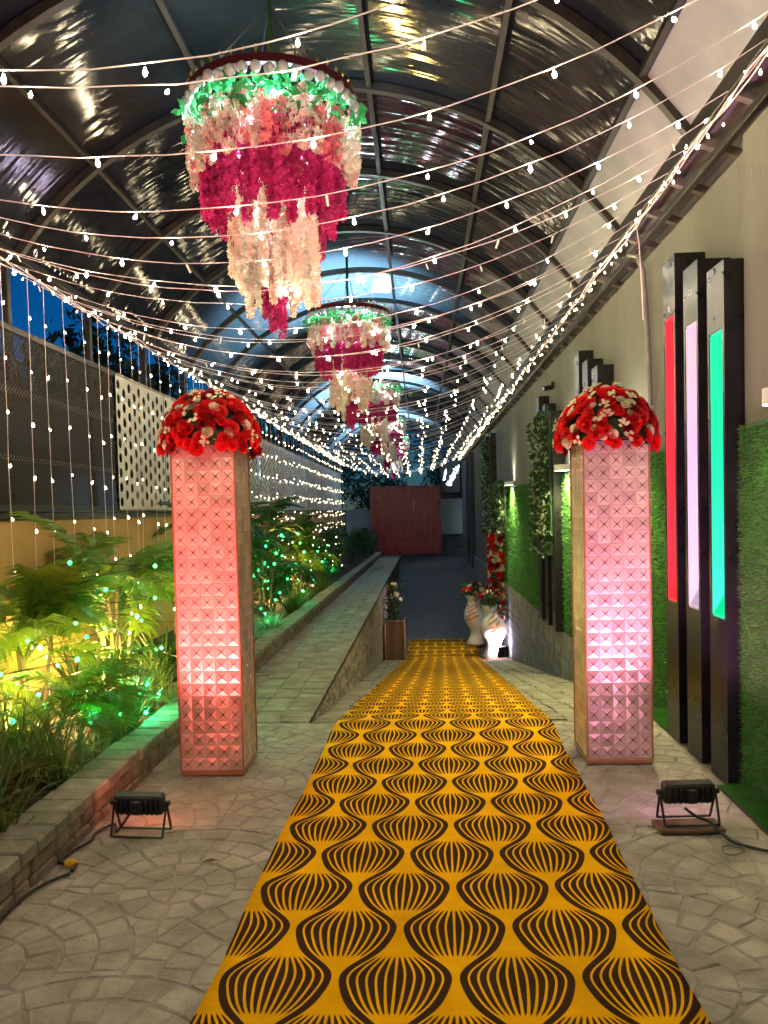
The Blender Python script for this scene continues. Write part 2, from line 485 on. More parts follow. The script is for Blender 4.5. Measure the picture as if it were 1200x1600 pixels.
# ------------------------------------------------------------------ paved court with fans of stones
g = MB(); g.box(-1.76, 2.0, -4.0, 5.77, -.4, -.006)
court = structure(g.build('paved_court', M['joint']))
def carpet_c(y): return .046 + .0269 * (y - 2.33)
def clip_poly(poly, nx, ny, c):
    out = []
    for i in range(len(poly)):
        a, b = poly[i], poly[(i + 1) % len(poly)]
        da, db = a[0]*nx + a[1]*ny - c, b[0]*nx + b[1]*ny - c
        if da <= 0: out.append(a)
        if (da < 0 < db) or (db < 0 < da):
            t = da / (da - db); out.append((a[0] + (b[0]-a[0])*t, a[1] + (b[1]-a[1])*t))
    return out
def area(q): return abs(sum(q[i][0]*q[(i+1) % len(q)][1] - q[(i+1) % len(q)][0]*q[i][1] for i in range(len(q)))) / 2
def fan_stones(bounds):
    # fish-scale fans: rings of wedge stones round each centre, trimmed where a nearer fan lies over them
    R, st, gap = .62, .124, .0055
    x0, x1, y0, y1 = bounds; res = []
    cs = [(j, (i + (j % 2) * .5) * 2 * R + .78, j * R + .1) for j in range(-1, 11) for i in range(-5, 5)]
    for j, cx, cy_ in cs:
        for k in range(5):
            ra, rb = k * st + gap / 2, (k + 1) * st - gap / 2
            if k == 0: ra = 0
            n = (5, 11, 17, 23, 29)[k]; ph = rng.random() * 6.28
            cuts = [ph + 2 * PI * (q + wobble(rng, .16)) / n for q in range(n)]
            for q in range(n):
                a, b = cuts[q], cuts[(q + 1) % n] + (2 * PI if q == n - 1 else 0)
                rm = (ra + rb) / 2 + .01; da = gap / 2 / rm
                a += da; b -= da; m_ = (a + b) / 2
                poly = [(cx + r_ * math.cos(t), cy_ + r_ * math.sin(t)) for r_, t in ((ra, a), (rb, a), (rb + .002, m_), (rb, b), (ra, b))]
                if k == 0: poly = poly[:4]
                poly = [(px + wobble(rng, .004), py + wobble(rng, .004)) for px, py in poly]
                c = (sum(p[0] for p in poly) / len(poly), sum(p[1] for p in poly) / len(poly))
                if not (x0 - .2 < c[0] < x1 + .2 and y0 - .2 < c[1] < y1 + .2): continue
                for jj, ax, ay in cs:
                    if jj >= j or len(poly) < 3: continue
                    dx, dy = c[0] - ax, c[1] - ay; d = math.hypot(dx, dy)
                    if d > R + .25 or d < 1e-6: continue
                    poly = clip_poly(poly, -dx / d, -dy / d, -(ax * dx + ay * dy) / d - R - gap / 2)
                for nx_, ny_, c_ in ((1, 0, x1), (-1, 0, -x0), (0, 1, y1), (0, -1, -y0)):
                    if len(poly) >= 3: poly = clip_poly(poly, nx_, ny_, c_)
                if len(poly) >= 3 and area(poly) > .0012: res.append(((sum(p[0] for p in poly) / len(poly), sum(p[1] for p in poly) / len(poly)), poly))
    return res
def stone_mb(poly, z0, z1, bev=.010, rg=rng, tilt=.003):
    cx = sum(p[0] for p in poly) / len(poly); cy_ = sum(p[1] for p in poly) / len(poly)
    n = len(poly); tx, ty = wobble(rg, tilt) / .06, wobble(rg, tilt) / .06
    vs = [(x, y, z0) for x, y in poly]
    vs += [(x + (cx - x) * .03, y + (cy_ - y) * .03, z1 - .005 + (x - cx) * tx + (y - cy_) * ty) for x, y in poly]
    inn = []
    for x, y in poly:
        d = math.hypot(x - cx, y - cy_) or 1; f = max(0, 1 - bev * 1.6 / d)
        inn.append((cx + (x - cx) * f, cy_ + (y - cy_) * f))
    vs += [(x, y, z1 + (x - cx) * tx + (y - cy_) * ty + wobble(rg, .0008)) for x, y in inn]
    fs = []
    for i in range(n):
        j = (i + 1) % n
        fs += [(i, j, n + j, n + i), (n + i, n + j, 2*n + j, 2*n + i)]
    fs.append(tuple(range(2*n, 3*n)))
    return MB().add(vs, fs)
polys = fan_stones((-1.76, 1.66, 1.5, 5.765))
polys = [(p, q) for p, q in polys if abs(p[0] - carpet_c(p[1])) > .70 and len(q) >= 3]
polys.sort(key=lambda t: t[0][1])
vis = [t for t in polys if t[0][1] > 1.85]
rest = MB()
for i, (p, q) in enumerate(vis):
    s = stone_mb(q, -.02, -.0015 + wobble(rng, .0016), .007, rng, .002)
    if i < 300: s.build('paving_stone', M['stone'], court)
    else: rest.merge(s)
for p, q in polys:
    if p[1] <= 1.85: rest.merge(stone_mb(q, -.02, .002 + wobble(rng, .002)))
stuff(rest.build('paving_stone', M['stone'], court))

# ------------------------------------------------------------------ raised walkway with pavers
def slab(name, x0, x1, ys, zf, depth, material, zoff=0.):
    m = MB(); n = len(ys)
    for y in ys:
        z = zf(y) + zoff
        m.v += [(x0, y, z), (x1, y, z), (x0, y, z - depth), (x1, y, z - depth)]
    for i in range(n - 1):
        a = i * 4; b = a + 4
        m.f += [(a, a+1, b+1, b), (a+2, b+2, b+3, a+3), (a, b, b+2, a+2), (a+1, a+3, b+3, b+1)]
    m.f += [(0, 2, 3, 1), ((n-1)*4, (n-1)*4+1, (n-1)*4+3, (n-1)*4+2)]
    return m.build(name, material)
walk = structure(slab('walkway', -1.76, WALK_X - .02, [5.77, 8, 12, 17, 24, 35.99], z_walk, .30, M['joint'], -.008))
def paver_rows(x0, x1, cols, ya, yb, zf, pitch, parent, limit, material, skip=None):
    n = 0; big = MB(); y = ya; row = 0
    while y < yb:
        p = pitch * rng.uniform(.9, 1.12)
        edges = [x0 + (x1 - x0) * k / cols + (wobble(rng, .018) if 0 < k < cols else 0) for k in range(cols + 1)]
        for k in range(cols):
            a, b = edges[k] + .004, edges[k + 1] - .004
            off = wobble(rng, .012)
            q = [(a, y + .004 + off), (b, y + .004 + off), (b, y + p - .004 + off), (a, y + p - .004 + off)]
            if skip and skip((a + b) / 2, y): continue
            s = stone_mb(q, -.02, .002 + wobble(rng, .003), .010)
            sl = (zf(y + p) - zf(y)) / p; zz = zf(y)
            s.v = [(vx, vy, vz + zz + sl * (vy - y)) for vx, vy, vz in s.v]
            if n < limit: s.build('paver', material, parent); n += 1
            else: big.merge(s)
        y += p; row += 1
    if big.v: stuff(big.build('paver', material, parent))
paver_rows(-1.76, WALK_X - .03, 4, 5.79, 34.6, z_walk, .16, walk, 280, M['paver'])

# ------------------------------------------------------------------ sunken driveway
ys = [5.77 + (16.7 - 5.77) * i / 12 for i in range(13)] + [17.5, 18.3, 20, 23, 27, 31, 35, 35.99]
drive = structure(slab('driveway', WALK_X, 2.0, ys, z_drive, .3, M['drive'], -.008))
paver_rows(-.86, 1.84, 14, 5.79, 16.6, z_drive, .17, drive, 290, M['paver'], skip=lambda x, y: abs(x - carpet_c(y)) < .70 or x > 1.80)

# ------------------------------------------------------------------ retaining side of the walkway (rough cut stone)
m = MB(); ny, nz = 120, 8
for i in range(ny + 1):
    y = 5.80 + (34.9 - 5.80) * i / ny
    zt, zb = z_walk(y) + .001, z_drive(y) - .05
    for k in range(nz + 1):
        m.v.append((WALK_X + .012 + (wobble(rng, .022) if 0 < k < nz else 0), y, zb + (zt - zb) * k / nz))
for i in range(ny):
    for k in range(nz):
        a = i * (nz + 1) + k; m.f.append((a, a + nz + 1, a + nz + 2, a + 1))
o = m.build('retaining_wall', M['rough'])
# give it depth
m2 = MB()
for i in range(0, ny + 1, 6):
    y = 5.80 + (34.9 - 5.80) * i / ny
    m2.v += [(WALK_X - .018, y, z_walk(y) - .012), (WALK_X - .018, y, z_drive(y) - .06)]
nn = len(m2.v) // 2
m2.f = [(2*i, 2*i+1, 2*i+3, 2*i+2) for i in range(nn - 1)]
m2.build('backing', M['rough'], o)
tag(o, 'rough stone retaining wall dropping from raised walkway to the sunken driveway', 'wall')

# ------------------------------------------------------------------ carpet
m = MB(); m.uv = []
yy = [0.6 + .2 * i for i in range(int((5.6 - .6) / .2))] + [5.6 + .09 * i for i in range(5)] + [6.0 + .3 * i for i in range(int((16.4 - 6.0) / .3) + 1)] + [16.5, 16.6, 16.7, 16.8, 16.95, 17.3, 17.8, 18.3]
nx = 16; s_ = 0; prev = None
for y in yy:
    # soften the break in slope
    z = sum(z_drive(y + d) for d in (-.18, -.09, 0, .09, .18)) / 5
    if prev: s_ += math.hypot(y - prev[0], z - prev[1])
    prev = (y, z)
    for k in range(nx + 1):
        u = -.8 + 1.6 * k / nx
        ed = (.006 * math.sin(y * 3.1 + (0 if k == 0 else 2)) + .004 * math.sin(y * 7.7 + k)) if k in (0, nx) else 0
        wav = (.004 * math.sin(y * 2.3 + u * 2) + .003 * math.sin(y * 5.3 - u * 3.1)) * (1.3 if 6 < y else .8) + (.004 if k in (0, nx) and math.sin(y * 4.1 + k) > .3 else 0)
        m.v.append((carpet_c(y) + u + ed, y, z + .016 + max(0, wav))); m.uv.append((u + .171, s_ - .04))
for i in range(len(yy) - 1):
    for k in range(nx):
        a = i * (nx + 1) + k; m.f.append((a, a + 1, a + nx + 2, a + nx + 1))
o = m.build('carpet_runner', M['carpet'], smooth=True)
sd = o.modifiers.new('thickness', 'SOLIDIFY'); sd.thickness = .008; sd.offset = -1
tag(o, 'long yellow and brown ogee patterned carpet runner down the driveway', 'carpet')

# ------------------------------------------------------------------ planter: soil, kerb
bed = structure(slab('planter_soil', LEFT_X, KERB_X - .16, [1.4, 5.77, 12, 20, 28, 35.5], z_walk, .5, M['soil'], .11))
kerb = thing('planter_kerb', 'low mossy stone kerb capped with blocks along the planting bed', 'kerb', (KERB_X, 1.6, 0))
def kpart(mb, name, material, st=False):
    mb.v = [(x - KERB_X, y - 1.6, z) for x, y, z in mb.v]
    o = mb.build(name, material, kerb)
    return stuff(o) if st else o
core = MB()
for i in range(40):
    y0 = 1.6 + i * .85
    core.box(KERB_X - .17, KERB_X - .02, y0, y0 + .852, z_walk(y0) - .2, z_walk(y0 + .8) + .13)
kpart(core, 'core', M['kerbface'])
y = 1.62; n = 0; big = MB()
while y < 34:
    p = .152 * rng.uniform(.85, 1.2)
    b = MB().cbox(KERB_X - .21 + wobble(rng, .008), KERB_X + .012 + wobble(rng, .009), y + .003, y + p - .004, z_walk(y) + .132, z_walk(y) + .200 + wobble(rng, .005), .009)
    if n < 140: kpart(b, 'cap_stone', M['kerb']); n += 1
    else: big.merge(b)
    y += p
kpart(big, 'cap_stone', M['kerb'], True)
big = MB(); n = 0
for c in (0, 1):
    y = 1.62 + c * .07
    while y < 34:
        p = rng.uniform(.12, .24)
        b = MB().cbox(KERB_X - .06, KERB_X + wobble(rng, .007), y + .003, y + p - .004, z_walk(y) - .03 + c * .08 + .004, z_walk(y) + .048 + c * .083, .010)
        if y < 12 : kpart(b, 'face_stone', M['kerbface']); n += 1
        else: big.merge(b)
        y += p
kpart(big, 'face_stone', M['kerbface'], True)

# ------------------------------------------------------------------ left boundary wall and perforated panels
m = MB().cbox(LEFT_X - .15, LEFT_X, 1.2, 35.2, -.5, 1.60, .01)
o = m.build('boundary_wall', M['tan'])
m = MB().cbox(LEFT_X - .19, LEFT_X + .03, 1.2, 35.2, 1.602, 1.665, .008)
m.build('coping', M['steel'], o)
tag(o, 'tan rendered boundary wall behind the palms, glowing yellow', 'wall')

o = MB().cbox(-5.4, -5.2, -1.0, 13.0, -.46, 3.35, .02).build('added_dark_wall', M['darkfar'])  # added wall, keeps bright sky from showing through the screen holes
MB().cbox(-5.45, -5.15, -1.0, 13.0, 3.352, 3.42, .01).build('coping', M['steel'], o)
tag(o, 'dark wall added unseen behind the dark screen', 'wall')
def perforated(y0, y1, z0, z1, X, t=.006, pu=.155, pv=.165, r=.052):
    # sheet with real round holes, staggered columns
    m = MB(); nu = max(1, round((y1 - y0) / pu)); du = (y1 - y0) / nu
    nv = max(1, round((z1 - z0 - pv * .5) / pv)); ns = 10
    def cell(ya, yb, za, zb, hole):
        if not hole:
            m.add([(X, ya, za), (X, yb, za), (X, yb, zb), (X, ya, zb)], [(0, 1, 2, 3)]); return
        cy_, cz = (ya + yb) / 2, (za + zb) / 2
        out = []; inn = []; inb = []
        for k in range(ns):
            a = 2 * PI * k / ns + PI / ns
            c, s = math.cos(a), math.sin(a)
            k_ = min((yb - ya) / 2 / max(abs(c), 1e-6), (zb - za) / 2 / max(abs(s), 1e-6))
            out.append((X, cy_ + c * k_, cz + s * k_)); inn.append((X, cy_ + c * r, cz + s * r * 1.1)); inb.append((X - t, cy_ + c * r, cz + s * r * 1.1))
        o_ = len(m.v)
        cor = [(X, yb, zb), (X, ya, zb), (X, ya, za), (X, yb, za)]
        m.v += out + inn + inb + cor
        for k in range(ns):
            j = (k + 1) % ns
            m.f += [(o_+k, o_+j, o_+ns+j, o_+ns+k), (o_+ns+k, o_+ns+j, o_+2*ns+j, o_+2*ns+k)]
            # corner fill where the ring of outer points jumps round a corner
            a, b = out[k], out[j]
            if abs(a[1] - b[1]) > 1e-6 and abs(a[2] - b[2]) > 1e-6:
                q = min(range(4), key=lambda i: (cor[i][1]-a[1])**2 + (cor[i][2]-a[2])**2 + (cor[i][1]-b[1])**2 + (cor[i][2]-b[2])**2)
                m.f.append((o_+k, o_+3*ns+q, o_+j))
    for i in range(nu):
        ya, yb = y0 + i * du, y0 + (i + 1) * du
        off = pv * .5 if i % 2 else 0
        z = z0
        if off: cell(ya, yb, z, z + off, False); z += off
        for k in range(nv - (1 if off else 0)):
            cell(ya, yb, z, z + pv, True); z += pv
        if z < z1 - 1e-4: cell(ya, yb, z, z1, False)
    return m
for i, (y0, y1) in enumerate(((2.0, 8.40),)):
    t = thing('screen_panel', 'dark finely perforated metal screen above the tan wall', 'screen', (LEFT_X + .04, (y0 + y1) / 2, 1.68))
    m = MB().add([(0, (y0 - y1) / 2, 0), (0, (y1 - y0) / 2, 0), (0, (y1 - y0) / 2, 1.53), (0, (y0 - y1) / 2, 1.53)], [(0, 1, 2, 3)])
    m.build('sheet', M['screen'], t)
    for z in (.0, .42, .98, 1.49):
        b = MB().box(-.030, -.005 if 0 < z < 1.4 else .012, (y0 - y1) / 2, (y1 - y0) / 2, z - .005, z + .045); b.build('rail', M['steel_grey'] if 0 < z < 1.4 else M['steel'], t)
pm = None
ys_p = [8.44 + 1.62 * i for i in range(16)]
for i in range(15):
    y0, y1 = ys_p[i] + .01, ys_p[i + 1] - .01
    t = thing('screen_panel', ORD[i] + ' white screen with staggered round holes counting from the dark screen', 'screen', (LEFT_X + .05, (y0 + y1) / 2, 1.69), group='white perforated screens along the boundary wall')
    if pm is None: pm = perforated(-(y1 - y0) / 2, (y1 - y0) / 2, 0, 1.50, 0).mesh('sheet', M['panelwhite'])
    link('sheet', pm, t)
    b = MB(); h = (y1 - y0) / 2
    MB().box(-.015, .012, -h, h, -.018, -.001).build('rail', M['steel_grey'], t); MB().box(-.015, .012, -h, h, 1.501, 1.523).build('rail', M['steel_grey'], t)

# ------------------------------------------------------------------ barrel roof on arches
roof = thing('barrel_roof', 'arched dark polycarbonate tunnel roof on bent steel ribs', 'roof', (ARC_C, 0, 0))
def rp(mb, name, material, smooth=False):
    mb.v = [(x - ARC_C, y, z) for x, y, z in mb.v]
    return mb.build(name, material, roof, smooth)
NA = 28
for y in ARCH_Y:
    b = MB(); h = .030
    vs = []
    for i in range(NA + 1):
        t = i / NA
        for off in (-.075, -.008):
            for dy in (-h, h):
                p = arc_pt(t, y + dy, off); vs.append(p)
    fs = []
    for i in range(NA):
        a = i * 4; c = a + 4
        fs += [(a, a+1, c+1, c), (a+2, c+2, c+3, a+3), (a, c, c+2, a+2), (a+1, a+3, c+3, c+1)]
    fs += [(0, 2, 3, 1), (NA*4, NA*4+1, NA*4+3, NA*4+2)]
    rp(b.add(vs, fs), 'arch', M['steel'])
for y in ARCH_Y[1:]:
    rp(MB().cbox(-3.475, -3.42, y - .03, y + .03, 1.668, EAVE_Z - .03, .005), 'post', M['steel'])
for y0, y1 in zip(ARCH_Y, ARCH_Y[1:]):
    b = MB(); n = 40
    t_hi = .925
    for off in (0,):
        for i in range(n + 1):
            t = t_hi * i / n
            for k in range(5):
                sagy = .014 * math.sin(PI * k / 4)
                b.v.append(arc_pt(t, y0 + .004 + (y1 - y0 - .008) * k / 4, off + sagy))
    L = (n + 1) * 5
    for i in range(n):
        for k in range(4):
            a = i * 5 + k
            b.f.append((a, a + 5, a + 6, a + 1))
    rp(b, 'roof_sheet', M['sheet'], True)
    b = MB()
    q = [arc_pt(.93, y0 + .034, -.03), arc_pt(.93, y1 - .034, -.03), arc_pt(.998, y1 - .034, -.03), arc_pt(.998, y0 + .034, -.03)]
    q2 = [arc_pt(.93, y0 + .034, -.022), arc_pt(.93, y1 - .034, -.022), arc_pt(.998, y1 - .034, -.022), arc_pt(.998, y0 + .034, -.022)]
    b.add(q + q2, [(0, 1, 2, 3), (7, 6, 5, 4), (0, 4, 5, 1), (1, 5, 6, 2), (2, 6, 7, 3), (3, 7, 4, 0)])
    rp(b, 'flashing', M['flash'])
for t in (.17, .36, .585, .76, .925):
    p0, p1 = arc_pt(t, ARCH_Y[0], -.045), arc_pt(t, ARCH_Y[-1], -.045)
    rp(MB().bar(p0, p1, .04, .04), 'purlin', M['steel'])
rp(MB().cbox(-3.47, -3.33, ARCH_Y[0], ARCH_Y[-1], EAVE_Z - .07, EAVE_Z - .005, .006), 'eave_beam', M['steel'])
rp(MB().cbox(1.665, 1.735, ARCH_Y[0], ARCH_Y[-1], EAVE_Z - .115, EAVE_Z + .005, .006), 'eave_beam', M['steel'])
for y in [ARCH_Y[0] + .54 * i for i in range(60)]:
    rp(MB().bar((1.735, y, EAVE_Z - .09), (2.02, y, EAVE_Z - .20), .05, .05), 'bracket', M['steel_grey'])
rp(MB().cbox(1.80, 1.845, ARCH_Y[0], ARCH_Y[-1], EAVE_Z - .20, EAVE_Z - .15, .005), 'tie_rail', M['steel'])
rp(MB().cbox(1.722, 2.028, ARCH_Y[0], ARCH_Y[-1], 3.812, 3.822, .002), 'soffit', M['flash'])
rp(MB().cbox(2.03, 2.05, ARCH_Y[0], ARCH_Y[-1], 3.622, 4.05, .004), 'fascia', M['flash'])

# ------------------------------------------------------------------ right plaster wall
m = MB().cbox(WALL_X, WALL_X + .2, -3.0, 36.5, -2.2, 3.62, .008)
o = m.build('plaster_wall', M['plaster'])
tag(o, 'tall grey plaster wall above the artificial turf', 'wall')
# vertical seams / pilaster in the plaster
m = MB().cbox(WALL_X - .10, WALL_X - .001, -2.0, 4.345, -.1, 3.60, .006)
m.build('pilaster', M['plaster'], o)

# turf cladding with blades
def blades(n, fn, nrm, L=.028, w=.0035, rg=random.Random(5), zb=0.):
    m = MB()
    nrm = Vector(nrm)
    for _ in range(n):
        p = Vector(fn(rg))
        d = (nrm + Vector((rg.gauss(0, .45), rg.gauss(0, .45), rg.gauss(zb, .45)))).normalized()
        s = d.orthogonal().normalized(); s.rotate(Matrix.Rotation(rg.random() * 6.28, 3, d))
        l_ = L * rg.uniform(.6, 1.25)
        o_ = len(m.v)
        m.v += [tuple(p - s * w), tuple(p + s * w), tuple(p + d * l_)]
        m.f.append((o_, o_ + 1, o_ + 2))
    return m
turf = thing('turf_cladding', 'artificial grass cladding on the lower half of plaster wall', 'turf', (WALL_X, 10, 0))
def tp(mb, name, material, st=False):
    mb.v = [(x - WALL_X, y - 10, z) for x, y, z in mb.v]
    o = mb.build(name, material, turf)
    return stuff(o) if st else o
tp(MB().cbox(WALL_X - .035, WALL_X - .001, 4.35, 20.9, -.045, 2.0, .004), 'backing', M['turf'])
tp(MB().cbox(WALL_X - .128, WALL_X - .101, 1.0, 4.343, .0, 2.0, .004), 'backing', M['turf'])
tp(blades(26000, lambda r: (WALL_X - .128, r.uniform(3.3, 4.35), r.uniform(.0, 2.02)), (-1, 0, -.15), .026, .0022), 'grass_pile', M['blade'], True)
tp(blades(22000, lambda r: (WALL_X - .035, r.uniform(5.4, 7.8), r.uniform(-.03, 2.02)), (-1, 0, -.15), .03, .004), 'grass_pile', M['blade'], True)
tp(blades(40000, lambda r: (WALL_X - .035, r.uniform(7.8, 20.8), r.uniform(-.05, 2.02)), (-1, 0, -.15), .034, .006), 'grass_pile', M['blade'], True)
strip = thing('turf_strip', 'narrow strip of artificial grass on the paving beside black fins', 'turf', (1.76, 3.4, 0))
b = MB().cbox(-.125, .010, -1.9, .94, .001, .010, .002); b.build('backing', M['turf'], strip)
b = MB().tube([(-.128, -1.9, .008), (-.128, -.5, .008), (-.126, .3, .009), (-.12, .96, .008)], .006, 6); b.build('edge_trim', M['rubber'], strip)
stuff(blades(12000, lambda r: (r.uniform(-.12, .01), r.uniform(-.2, .94), .010), (0, 0, 1), .024, .0022).build('grass_pile', M['blade'], strip))
strip2 = thing('turf_strip', 'short turf offcut on the paving between pillar and fins', 'turf', (1.76, 5.75, 0))
MB().cbox(-.06, .104, -.30, .25, .001, .010, .002).build('backing', M['turf'], strip2)
stuff(blades(4000, lambda r: (r.uniform(-.06, .10), r.uniform(-.3, .25), .010), (0, 0, 1), .026, .0028).build('grass_pile', M['blade'], strip2))

# block retaining base below the turf along the sunken drive
base = thing('block_wall', 'grey block retaining wall under the turf beside the driveway', 'wall', (WALL_X, 12, 0))
def bp_(mb, name, material, st=False):
    mb.v = [(x - WALL_X, y - 12, z) for x, y, z in mb.v]
    o = mb.build(name, material, base)
    return stuff(o) if st else o
bp_(MB().box(WALL_X - .04, WALL_X - .002, 5.8, 35, -2.0, -.052), 'mortar', M['joint'])
bh, bw = .165, .34
big = MB(); n = 0
for r in range(11):
    z1 = -.055 - r * bh
    y = 5.82 + (bw / 2 if r % 2 else 0)
    while y < 34:
        yb = y + bw
        if z_drive((y + yb) / 2) < z1 - .02:
            b = MB().cbox(WALL_X - .055 + wobble(rng, .004), WALL_X - .03, y + .005, yb - .005, z1 - bh + .006, z1 - .004, .007)
            if y < 19.5 and n < 290: bp_(b, 'block', M['block']); n += 1
            else: big.merge(b)
        y = yb
if big.v: bp_(big, 'block', M['block'], True)

# black vertical fins in stepped groups
def fin(y, z1, slot=None, label='', group=None, z0=0.0, x0=1.70, dy=.25, s0=.95, s1=2.6):
    t = thing('wall_fin', label, 'fin', (x0, y, z0), 0, group)
    h = z1 - z0
    if slot is None:
        MB().cbox(0, WALL_X - x0 - .001, 0, dy, .002, h, .004).build('casing', M['fin'], t)
    else:
        a, b = s0 - z0, s1 - z0
        c = MB()
        D = WALL_X - x0 - .001
        c.box(0, D, 0, dy, .002, a - .012); c.box(0, D, 0, dy, b + .012, h)
        c.box(0, D, 0, .028, a - .012, b + .012); c.box(0, D, dy - .028, dy, a - .012, b + .012)
        c.box(D - .03, D, .028, dy - .028, a - .012, b + .012)
        c.build('casing', M['fin'], t)
        k = MB()                       # coloured lining of the slot
        k.box(D - .045, D - .032, .03, dy - .03, a, b)
        k.box(.004, D - .046, dy - .04, dy - .03, a, b); k.box(.004, D - .046, .03, .04, a, b)
        k.box(.004, D - .046, .041, dy - .041, a - .01, a); k.box(.004, D - .046, .041, dy - .041, b, b + .01)
        k.build('slot_lining', slot, t)
    # thin joint line across the casing
    for zz in (() if slot else (h - .62,)):
        MB().box(-.0025, .02, -.0025, dy * .5, zz, zz + .006).build('seam', M['steel_grey'], t)
    return t
fin(4.36, 2.94, M['slot_teal'], 'black wall fin with teal lined slot', s1=2.56)
fin(4.76, 3.07, M['slot_white'], 'black wall fin with white lined slot', s1=2.70)
fin(5.17, 3.24, M['slot_red'], 'black wall fin with red lined slot', s1=2.84)
for k, (y, z) in enumerate(((7.55, 2.96), (7.98, 3.10), (8.40, 3.27))):
    fin(y, z, None, ('shortest', 'middle', 'tallest')[k] + ' plain black wall fin behind the rose topped pillar', z0=-.05, x0=1.74)
for k, (y, z) in enumerate(((10.15, 2.85), (10.70, 3.02), (11.25, 3.20))):
    fin(y, z, None, ('shortest', 'middle', 'tallest')[k] + ' black wall fin of the group hung with leafy greenery', z0=-.05, x0=1.75)
for k, (y, z) in enumerate(((19.0, 3.45), (19.6, 3.5), (20.2, 3.55))):
    fin(y, z, None, ('first', 'second', 'third')[k] + ' tall fin beyond the red rose column', z0=-.05, x0=1.76)

def leaf_cloud(n, fn, size, rg, elong=1.8):
    m = MB()
    for _ in range(n):
        p = Vector(fn(rg)); d = Vector((rg.gauss(0, 1), rg.gauss(0, 1), rg.gauss(0, 1))).normalized()
        s = d.orthogonal().normalized(); s.rotate(Matrix.Rotation(rg.random() * 6.28, 3, d)); nrm = d.cross(s)
        L = size * rg.uniform(.6, 1.3); w = L / elong / 2
        o_ = len(m.v)
        m.v += [tuple(p), tuple(p + d * L * .5 + s * w + nrm * w * .4), tuple(p + d * L), tuple(p + d * L * .5 - s * w + nrm * w * .4)]
        m.f += [(o_, o_ + 1, o_ + 2), (o_, o_ + 2, o_ + 3)]
    return m
def greenery(y0, y1, z0, z1, label, n, size=.06, x=1.70, specks=0):
    t = thing('hanging_greenery', label, 'greenery', (x, (y0 + y1) / 2, z0))
    h = z1 - z0; w = (y1 - y0) / 2
    MB().cbox(.02, .05, -w, w, 0, h, .004).build('backing', M['leafdark'], t)
    rg = random.Random(int(y0 * 10))
    stuff(leaf_cloud(n, lambda r: (r.uniform(-.06, .03), r.uniform(-w, w), r.uniform(0, h)), size, rg).build('foliage', M['leafdark'], t))
    stuff(leaf_cloud(n // 4, lambda r: (r.uniform(-.075, -.01), r.uniform(-w, w), r.uniform(0, h)), size, rg).build('pale_foliage', M['grass_p'], t))
    return t
greenery(10.25, 11.45, .95, 2.88, 'leafy green hanging panel on the black fins past the pillar', 1500, .075)
greenery(15.9, 18.9, 1.07, 2.15, 'dense dark green hedge panel above the red rose column', 2600, .09, 1.72)
greenery(19.0, 20.4, .9, 3.35, 'tall mottled leafy panel on the fins past rose column', 1300, .09, 1.72)

# wall lamps
def wall_lamp(y, label, e=14):
    t = thing('wall_lamp', label, 'lamp', (WALL_X - .036 - (.093 if y < 4.3 else 0), y, 2.05), 0)
    b = MB(); n = 10
    pro = [(-.17 * math.sin(PI * k / n) ** .7, -.13 + .26 * k / n) for k in range(n + 1)]
    for z in (0, .075):
        b.v += [(px, py, z) for px, py in pro]
    for k in range(n): b.f.append((k, k + 1, n + 2 + k, n + 1 + k))
    b.f.append((0, n + 1, 2 * n + 1, n))
    hs_ = b.build('housing', M['white'], t)
    for z in (.070, .004):
        d = MB(); d.v = [(px * .9, py * .9, z) for px, py in pro]; d.f = [tuple(range(n + 1))]
        d.build('diffuser', M['lampglow'], hs_)
    lamp('lamp_light', 'SPOT', t, (-.12, 0, -.02), e, (1, .90, .42), (-.02, 0, -2), 150, .8, .05)
    lamp('lamp_light', 'SPOT', t, (-.09, 0, .095), e * .22, (1, .95, .70), (-.02, 0, 2), 110, .9, .04)
    return t
wall_lamp(3.66, 'white half round wall lamp above the turf near the floodlight', 5)
wall_lamp(6.75, 'white half round wall lamp behind the pillar beside red slot', 55)
wall_lamp(9.75, 'white half round wall lamp between pillar and leafy green panel', 65)
wall_lamp(15.5, 'white half round wall lamp beside the dark hedge panel', 65)

# conduit, loose cable, cctv
b = MB().tube([(1.80, 6.62, 3.70), (1.83, 6.48, 3.64), (1.862, 6.42, 3.50), (1.868, 6.38, 3.2), (1.868, 6.30, 2.6), (1.868, 6.27, 2.02)], .020, 8)
tag(b.build('conduit', M['steel_grey']), 'grey flexible conduit running down the plaster wall from the eave', 'conduit')
b = MB().tube([(1.70, 6.05, 3.78), (1.74, 6.1, 3.6), (1.80, 6.25, 3.3), (1.85, 6.4, 3.1)], .005, 5)
tag(b.build('loose_wire', M['wire']), 'thin white wire drooping from the eave to the conduit', 'wire')
t = thing('security_camera', 'small black security camera high on the plaster wall', 'camera', (WALL_X, 10.8, 3.28))
MB().cbox(-.05, -.002, -.03, .03, -.04, .05, .005).build('bracket', M['black'], t)
MB().tube([(-.03, 0, -.02), (-.16, -.06, -.05)], .035, 8).build('camera_body', M['black'], t)
MB().tube([(-.155, -.058, -.049), (-.165, -.062, -.051)], .02, 8).build('lens', M['bulb_off'], t)

